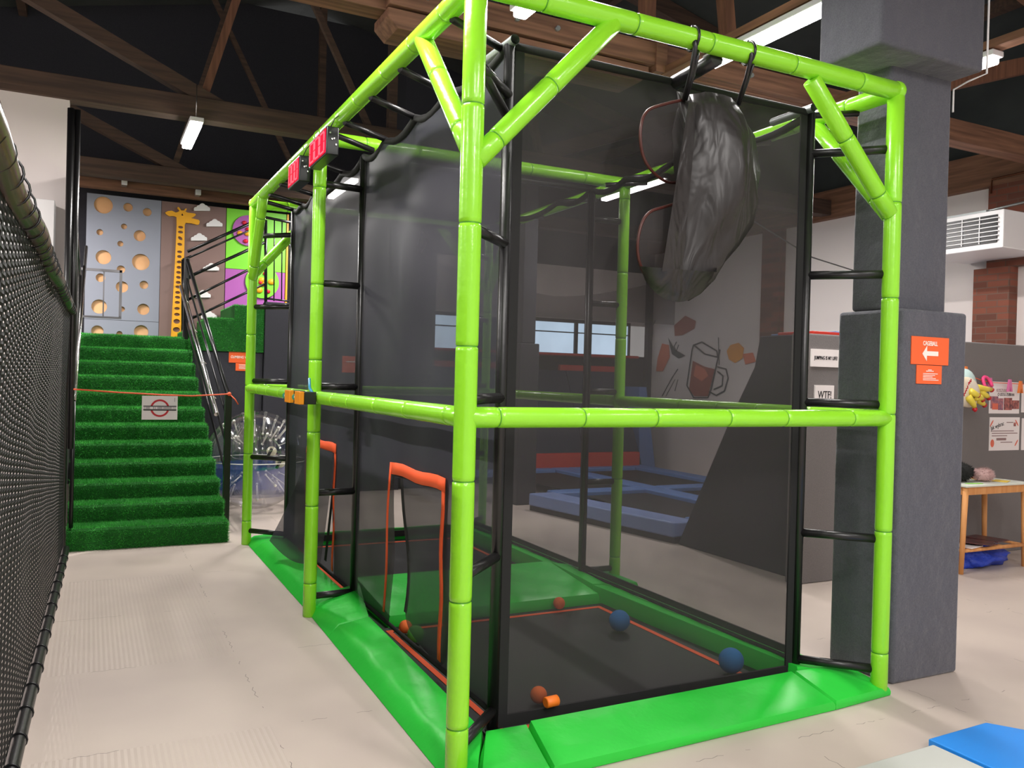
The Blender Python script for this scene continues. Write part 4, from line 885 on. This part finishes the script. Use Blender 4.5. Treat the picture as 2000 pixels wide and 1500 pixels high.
# ------------------------------------------------------------------ side table with things
tb = empty('side_table', (6.1, 1.9, 0), 'light wooden side table with a pale top and a low shelf under the posters', 'table')
tx0, tx1, ty0, ty1, th_ = 5.45, 6.35, 1.66, 2.12, .755
MB().box(tx0, tx1, ty0, ty1, th_, th_+.018).build('top', mat('pale_top', srgb(222, 226, 214), .5), tb, bevel=.004)
MB().box(tx0+.05, tx1-.05, ty0+.03, ty0+.05, th_-.07, th_).box(tx0+.05, tx1-.05, ty1-.05, ty1-.03, th_-.07, th_).box(tx0+.03, tx0+.05, ty0+.05, ty1-.05, th_-.07, th_).box(tx1-.05, tx1-.03, ty0+.05, ty1-.05, th_-.07, th_).build('apron', OAK, tb)
for x, y, sx in ((tx0+.04, ty0+.04, -1), (tx1-.04, ty0+.04, 1), (tx0+.04, ty1-.04, -1), (tx1-.04, ty1-.04, 1)):
    MB().tube([(x+sx*.03, y, 0), (x, y, th_)], [.02, .026], 14).build('leg', OAK, tb)
for y in (ty0+.04, ty1-.04): MB().tube([(tx0+.03, y, .2), (tx1-.03, y, .2)], .017, 10).build('shelf_bar', OAK, tb)
for x in (tx0+.03, tx0+.3, tx0+.6, tx1-.03): MB().tube([(x, ty0+.04, .2), (x, ty1-.04, .2)], .013, 10).build('shelf_bar', OAK, tb)
def item(name, mb, m, loc, label, cat, group=None, rot=0, bevel=0, par=None):
    o = mb.build(name, m, bevel=bevel); o.location = loc; o.rotation_euler = (0, 0, rot); tag(o, label, cat, group); return o
MAG = mat('dark_magazine_cover', srgb(58, 48, 50), .35, var=(20, srgb(110, 60, 60)))
for k, (x, y, r, m, lab) in enumerate(((5.62, 1.83, .2, PAPER, 'white magazine lying on the shelf, left'), (5.85, 1.85, -.3, MAG, 'dark magazine in the middle of the shelf'), (6.05, 1.87, .15, MAG, 'dark magazine at the right of the shelf'), (5.74, 1.78, .5, MAG, 'dark magazine near the front shelf bar'))):
    item('magazine', MB().box(-.11, .11, -.15, .15, 0, .008), m, (x, y, .22+.009*k), lab, 'magazine', 'magazines on the table shelf', r)
ztop = th_+.019
def tp2(u, v): p = at(u, v, 2, ztop); return p
def fur(c, r, m, n, seed, name):
    rg = random.Random(seed); mb = MB().sphere((0, 0, 0), r, 16)
    for k in range(n):
        th = math.acos(rg.uniform(-1, 1)); ph = rg.uniform(0, 6.28); d = Vector((math.sin(th)*math.cos(ph), math.sin(th)*math.sin(ph), math.cos(th)))
        p = Vector((d.x*r[0], d.y*r[1], d.z*r[2]))*.95; q = p+d*.022+Vector((rg.gauss(0, .006), rg.gauss(0, .006), rg.gauss(0, .006))); s = d.orthogonal().normalized()*.003
        mb.add([p-s, p+s, q], [(0, 1, 2)])
    return mb
FURB = mat('black_fur', srgb(22, 24, 22), .9); FURP = mat('pink_fur', srgb(206, 172, 168), .9)
item('furry_hat', fur(0, (.17, .1, .085), FURB, 900, 1, ''), FURB, (5.68, 1.9, ztop+.085), 'black furry hat on the side table', 'hat', rot=.2)
item('fur_pompom', fur(0, (.085, .08, .06), FURP, 900, 2, ''), FURP, (5.93, 1.84, ztop+.062), 'pink fluffy pompom beside the black hat', 'pompom')
YPAP = mat('yellow_card', srgb(250, 214, 80), .6); OPAP = mat('orange_card', srgb(226, 130, 60), .6); GPAP = mat('green_card', srgb(150, 214, 90), .6)
item('paper_card', MB().box(-.08, .08, -.06, .06, 0, .004), YPAP, (6.13, 1.8, ztop), 'yellow card on the right of the table', 'card', 'coloured cards on the table', .4)
item('paper_card', MB().box(-.07, .07, -.05, .05, 0, .004), YPAP, (6.05, 1.93, ztop), 'yellow card farther back, beside the orange disc', 'card', 'coloured cards on the table', -.3)
item('paper_card', MB().box(-.08, .08, -.02, .02, 0, .004), GPAP, (5.66, 1.74, ztop), 'green card at the front of the table', 'card', 'coloured cards on the table', -.2)
item('orange_disc', MB().tube([(0, 0, 0), (0, 0, .018)], .08, 24), OPAP, (6.15, 2.03, ztop), 'round orange disc at the back of the table', 'disc')
# crumpled blue bag
mb = MB(); n = 40; vs = []; rows = 16
for j in range(rows+1):
    th = math.pi*j/rows
    for k in range(n):
        ph = 2*math.pi*k/n; f = 1+.1*math.sin(ph*3+th*4)+.08*math.sin(ph*7-th*5)+.06*math.sin(ph*11+th*9)
        vs.append((.36*f*math.sin(th)*math.cos(ph), .17*f*math.sin(th)*math.sin(ph), max(-.075, .1*f*math.cos(th)*(1+.25*math.sin(ph*2+1)))))
mb.add(vs, [(j*n+k, (j+1)*n+k, (j+1)*n+(k+1) % n, j*n+(k+1) % n) for j in range(rows) for k in range(n)], 0, True)
item('cloth_bag', mb, mat('blue_nylon', srgb(40, 70, 190), .5, bump=(12, .9, .03)), (5.97, 1.9, .077), 'crumpled blue bag on the floor under the side table', 'bag')
# ------------------------------------------------------------------ heater unit on the right wall
ac = empty('wall_heater', (7.5, 2.9, 3.3), 'white box heater with slotted grille hung on the right wall', 'heater')
MB().box(7.12, 7.95, 2.5, 3.5, 3.09, 3.49).build('casing', WHITE, ac, bevel=.01)
MB().box(7.105, 7.125, 2.56, 3.44, 3.15, 3.44).build('grille_opening', BLACK, ac)
for k in range(6): MB().box(7.09, 7.115, 2.54, 3.46, 3.172+.046*k, 3.182+.046*k).build('louvre', WHITE, ac, bevel=.003)
for y in (2.75, 2.95, 3.2): MB().box(7.095, 7.11, y-.004, y+.004, 3.15, 3.44).build('grille_bar', WHITE, ac)
MB().box(7.5, 7.9, 2.35, 2.5, 3.45, 3.62).build('bracket_plate', GREYMET, ac); MB().tube([(7.16, 2.75, 3.5), (7.45, 2.45, 3.6)], .012, 8).box(7.13, 7.3, 2.7, 3.2, 3.49, 3.51).build('bracket_arm', GREYMET, ac)
o = MB().tube([(7.97, 3.2, 3.1), (7.97, 3.25, 2.5), (7.97, 3.22, 2.05), (7.95, 3.2, 1.6)], .006, 6).build('power_cable', BLACK); tag(o, 'thin cable hanging down the white wall below the heater', 'cable')
o = MB().tube([(7.88, 1.5, 4.05), (7.88, 3.15, 4.02), (7.88, 3.16, 3.86)], .012, 8).build('conduit_pipe', mat('copper_pipe', srgb(110, 66, 44), .4, metal=.6)); tag(o, 'thin copper pipe on the brick above the heater', 'pipe')
o = MB().tube([(3.2, 2.2, 3.62), (4.3, 3.4, 3.32), (6.2, 4.2, 3.1), (7.9, 4.6, 3.0)], .008, 6).build('net_cable', BLACK); tag(o, 'sagging black cable strung beyond the column', 'cable')
# cable around the column head
o = MB().tube([(3.1, -.01, 5.8), (3.1, -.01, 3.36), (3.1, .1, 3.35), (3.1, .19, 3.33), (3.1, .19, 3.2)], .006, 6).build('column_cable', WHITE); tag(o, 'white cable running down the column head edge', 'cable')
# ================================================================== trampoline court beyond the cage
def cpad(x0, x1, y0, y1, z0, z1, m, label, g): o = MB().box(x0, x1, y0, y1, z0, z1).build('court_pad', m, bevel=.02); tag(o, label, 'court pad', g); return o
G = 'pads of the trampoline court'
BLUEL = mat('pale_blue_pad', srgb(130, 150, 200), .35, bump=(9, .5, .02))
o = MB().prism([(3.46, 5.95, .06), (3.86, 3.64, .06), (4.2, 3.64, .06), (3.8, 5.95, .06)], (0, 0, .15)).build('court_pad', BLUEL, bevel=.02); tag(o, 'pale blue edge pad on the near side of the trampoline court', 'court pad', G)
o = MB().prism([(3.48, 5.95, 0), (3.88, 3.64, 0), (4.2, 3.64, 0), (3.8, 5.95, 0)], (0, 0, .058)).build('court_kerb', BLACK); tag(o, 'black kerb under the pale blue court edge pad', 'kerb')
cpad(5.2, 5.5, 3.0, 9.2, .1, .2, BLUED, 'blue strip pad, first beyond the court edge', G)
cpad(6.7, 7.0, 3.0, 9.2, .1, .2, BLUED, 'blue strip pad, second beyond the court edge', G)
for y, l in ((3.7, 'nearest'), (5.95, 'middle'), (8.3, 'farthest')):
    for x0, x1, l2 in ((4.24 if y < 5 else 3.85, 5.18, 'left'), (5.52, 6.68, 'right')): cpad(x0, x1, y-.0, y+.26, .1, .2, BLUED, f'blue cross pad of the court, {l} row, {l2} piece', G)
for i, (x0, x1) in enumerate(((4.25, 5.18), (5.53, 6.68))):
    for j, (y0, y1) in enumerate(((4.0, 5.92), (6.25, 8.27))):
        t = empty('court_trampoline', ((x0+x1)/2, (y0+y1)/2, 0), 'dark trampoline bed of the court, ' + ('near', 'far')[j] + ' row, ' + ('left', 'right')[i] + ' one', 'trampoline', 'trampoline beds of the court')
        MB().box(x0, x1, y0, y1, .14, .15).build('jumping_bed', BED, t); MB().box(x0, x1, y0, y0+.03, 0, .139).build('frame', BLACK, t)
# sloped wall of pads at the back of the court
def slope(x0, x1, m, lab, z1=1.75):
    o = MB().prism([(x0, 8.7, 0), (x0, 8.75, .25), (x0, 9.5, z1), (x0, 9.56, z1), (x0, 8.85, 0)], (x1-x0, 0, 0)).build('sloped_pad', m); tag(o, lab, 'court pad', 'sloped pads at the back of the court')
slope(3.2, 4.0, NAVY, 'navy sloped pad at the left of the court back'); slope(4.02, 4.9, NAVY, 'navy sloped pad seen through the left net'); slope(4.92, 6.0, NAVY, 'navy sloped pad in the middle of the court back')
slope(6.02, 7.1, NAVY, 'navy sloped pad under the right window')
for x0, x1, z0, z1, lab in ((3.6, 4.9, 1.55, 1.85, 'red wall pad under the left window'), (5.95, 7.3, 1.62, 1.85, 'red wall pad under the right window'), (4.6, 6.9, .22, .42, 'long low red pad at the foot of the court back')):
    o = MB().box(x0, x1, 8.5 if z0 < 1 else 9.58, 8.62 if z0 < 1 else 9.68, z0-(.22 if z0 < 1 else 1.55*0), z1).build('wall_pad', REDV, bevel=.015); tag(o, lab, 'court pad', 'red wall pads of the court')
o = MB().box(2.5, 7.4, 9.3, 9.86, 2.0, 2.045).build('court_cap_pad', REDV, bevel=.02); tag(o, 'long orange-red cap pad running below the windows', 'court pad')
o = MB().prism([(7.25, 9.0, 0), (7.6, 9.0, 0), (7.35, 9.0, 1.5), (7.2, 9.0, 1.5)], (0, .5, 0)).build('sloped_pad', BLUED); tag(o, 'slanting blue pad at the foot of the white wall', 'court pad')
# hanging court net with scalloped top
cn = glass_like('court_net', srgb(60, 56, 56), .5)
o = MB().grid(lambda a, b: (3.07+4.93*a, 9.1, 2.62+b*(.35+.5*abs(2*a-1)**1.5)), 30, 4).build('court_net', cn); tag(o, 'dark net with a scalloped top hung above the court windows', 'net')
# mural on the white wall
mu = empty('wall_mural', (7.99, 8.4, 2.0), 'mural of a mug, fruit and leaves in black outline on the white court wall', 'mural')
def mp(u, v): p = at(u, v, 0, 7.985); return (-p.y, p.z)
def mural(nm, pts, m, d=0): return poly_mesh(nm, [[mp(1230+x*270/1841, 580+y*220/1500) for x, y in pts]], .002, m, face_x(7.985-d*.002, 0, 0), mu)
BRK = mat('mural_brown', srgb(160, 74, 50), .7); ORG = mat('mural_orange', srgb(240, 160, 40), .7); CRL = mat('mural_coral', srgb(226, 120, 84), .7); GRN = mat('mural_dark', srgb(40, 50, 54), .7)
def mline(pts, r=.012):
    P = [at(1230+x*270/1841, 580+y*220/1500, 0, 7.98) for x, y in pts]; MB().tube(P, r, 6).build('outline', GRN, mu)
mural('mug_fill', [(840, 850), (1000, 930), (1130, 960), (1040, 1320), (860, 1320), (790, 1230)], BRK)
mural('mug_highlight', [(880, 900), (1000, 960), (1050, 1050), (960, 1120), (850, 1050)], CRL, 1)
mural('strawberry', [(590, 380), (740, 250), (880, 320), (860, 420), (700, 510), (600, 520)], BRK)
mural('orange_slice', [(1290, 720), (1340, 640), (1450, 610), (1520, 680), (1500, 820), (1400, 880), (1320, 830)], ORG)
mural('coral_leaf', [(430, 620), (520, 640), (530, 800), (440, 990), (350, 990), (370, 820)], CRL)
mural('coral_leaf', [(1500, 760), (1640, 740), (1680, 860), (1540, 900)], CRL)
mural('dark_leaf', [(510, 540), (600, 700), (740, 780), (650, 820), (560, 760)], GRN)
mline([(850, 640), (830, 700), (760, 1180), (850, 1340), (1040, 1340), (1080, 1240), (1200, 700)]); mline([(850, 640), (1000, 760), (1170, 800)]); mline([(850, 640), (960, 600), (1160, 720), (1170, 800)])
mline([(1170, 930), (1280, 960), (1310, 1080), (1260, 1250), (1150, 1310), (1060, 1260)]); mline([(1170, 990), (1240, 1050), (1230, 1180), (1120, 1230)])
mline([(620, 600), (590, 660), (620, 720), (650, 640)], .008); mline([(430, 1320), (560, 1080), (640, 960)], .008); mline([(480, 1320), (600, 1100)], .006); mline([(600, 1250), (640, 1100)], .006)
mline([(300, 520), (300, 380), (340, 310)], .012); mline([(200, 520), (205, 1300)], .006); mline([(1180, 540), (1190, 900)], .006)
# ================================================================== bumper ball
FILM = mat('clear_vinyl', (.9, .92, .95, 1), .08); nt = FILM.node_tree; pb2 = nt.nodes['Principled BSDF']; tr = nt.nodes.new('ShaderNodeBsdfTransparent'); mx = nt.nodes.new('ShaderNodeMixShader'); gl = nt.nodes.new('ShaderNodeBsdfGlossy'); gl.inputs['Roughness'].default_value = .07
fr = nt.nodes.new('ShaderNodeLayerWeight'); fr.inputs['Blend'].default_value = .35; mr = nt.nodes.new('ShaderNodeMapRange'); mr.inputs[3].default_value = .1; mr.inputs[4].default_value = .75
nt.links.new(fr.outputs['Facing'], mr.inputs[0]); nt.links.new(mr.outputs[0], mx.inputs[0]); nt.links.new(tr.outputs[0], mx.inputs[1]); nt.links.new(gl.outputs[0], mx.inputs[2]); nt.links.new(mx.outputs[0], nt.nodes['Material Output'].inputs[0])
BFILM = glass_like('blue_film', srgb(60, 90, 180), .5, .2); CORD = mat('white_cord', srgb(244, 240, 232), .6); CREAM = mat('cream_pad', srgb(232, 222, 200), .6)
bc = Vector((.42, 7.0, .575)); bb = empty('bubble_ball', (bc.x, bc.y, 0), 'clear inflatable bumper ball with white cords and blue lower half', 'inflatable ball')
MB().sphere(bc, .57, 48).build('outer_shell', FILM, bb)
mb = MB()
MB().tube([bc+Vector((0, 0, z)) for z in (-.42, -.3, 0, .3, .42)], [.22, .26, .27, .26, .22], 28, caps=False).build('inner_tunnel', FILM, bb)
def band(z0, z1, R, m, nm):
    pts = [z0+(z1-z0)*k/10 for k in range(11)]; MB().tube([bc+Vector((0, 0, z)) for z in pts], [math.sqrt(R*R-z*z) for z in pts], 40, caps=False).build(nm, m, bb)
band(-.4, -.06, .545, BFILM, 'blue_band')
rg = random.Random(5)
for k in range(34):
    az = 2*math.pi*k/17+(.18 if k >= 17 else 0); el = (.75 if k < 17 else -.7)+rg.uniform(-.25, .25)
    d = Vector((math.cos(az)*math.cos(el), math.sin(az)*math.cos(el), math.sin(el))); o1 = bc+d*.56; i1 = bc+Vector((math.cos(az)*.26, math.sin(az)*.26, d.z*.34))
    s = d.cross(Vector((0, 0, 1))).normalized()*.009
    MB().tube([o1-s, i1-s*.4], .0045, 5).tube([o1+s, i1+s*.4], .0045, 5).sphere(o1, .018, 8).sphere(i1, .015, 8).build('cord_pair', CORD, bb)
for dx, dz in ((.1, .13), (.2, .0)):
    p = bc+Vector((dx, -.4, dz)); MB().tube([p, p+Vector((.0, -.02, 0))], .055, 20).build('pad_disc', CREAM, bb); MB().tube([p+Vector((.0, -.03, .03)), p+Vector((-.05, -.04, -.06))], .017, 8).build('handle_strap', BLACK, bb)
MB().box(bc.x-.2, bc.x-.12, bc.y-.5, bc.y-.497, bc.z-.1, bc.z+.01).build('label_patch', CREAM, bb)
MB().tube([bc+Vector((.57*math.cos(q), .57*math.sin(q), 0)) for q in [2*math.pi*k/40 for k in range(40)]], .006, 6, closed=True).build('weld_seam', CORD, bb)
# ================================================================== floor mats front right
o = MB().prism([(2.03, -.56, 0), (2.02, -1.5, 0), (3.3, -1.6, 0), (2.62, -.78, 0), (2.45, -.545, 0)], (0, 0, .05)).build('gym_mat', BLUEV, bevel=.006); tag(o, 'bright blue gym mat at the bottom right corner', 'gym mat')
o = MB().prism([(2.01, -.6, 0), (1.45, -.62, 0), (1.2, -1.5, 0), (2.0, -1.5, 0)], (0, 0, .045)).build('gym_mat', GREYV, bevel=.006); tag(o, 'pale grey gym mat lying against the blue mat', 'gym mat')
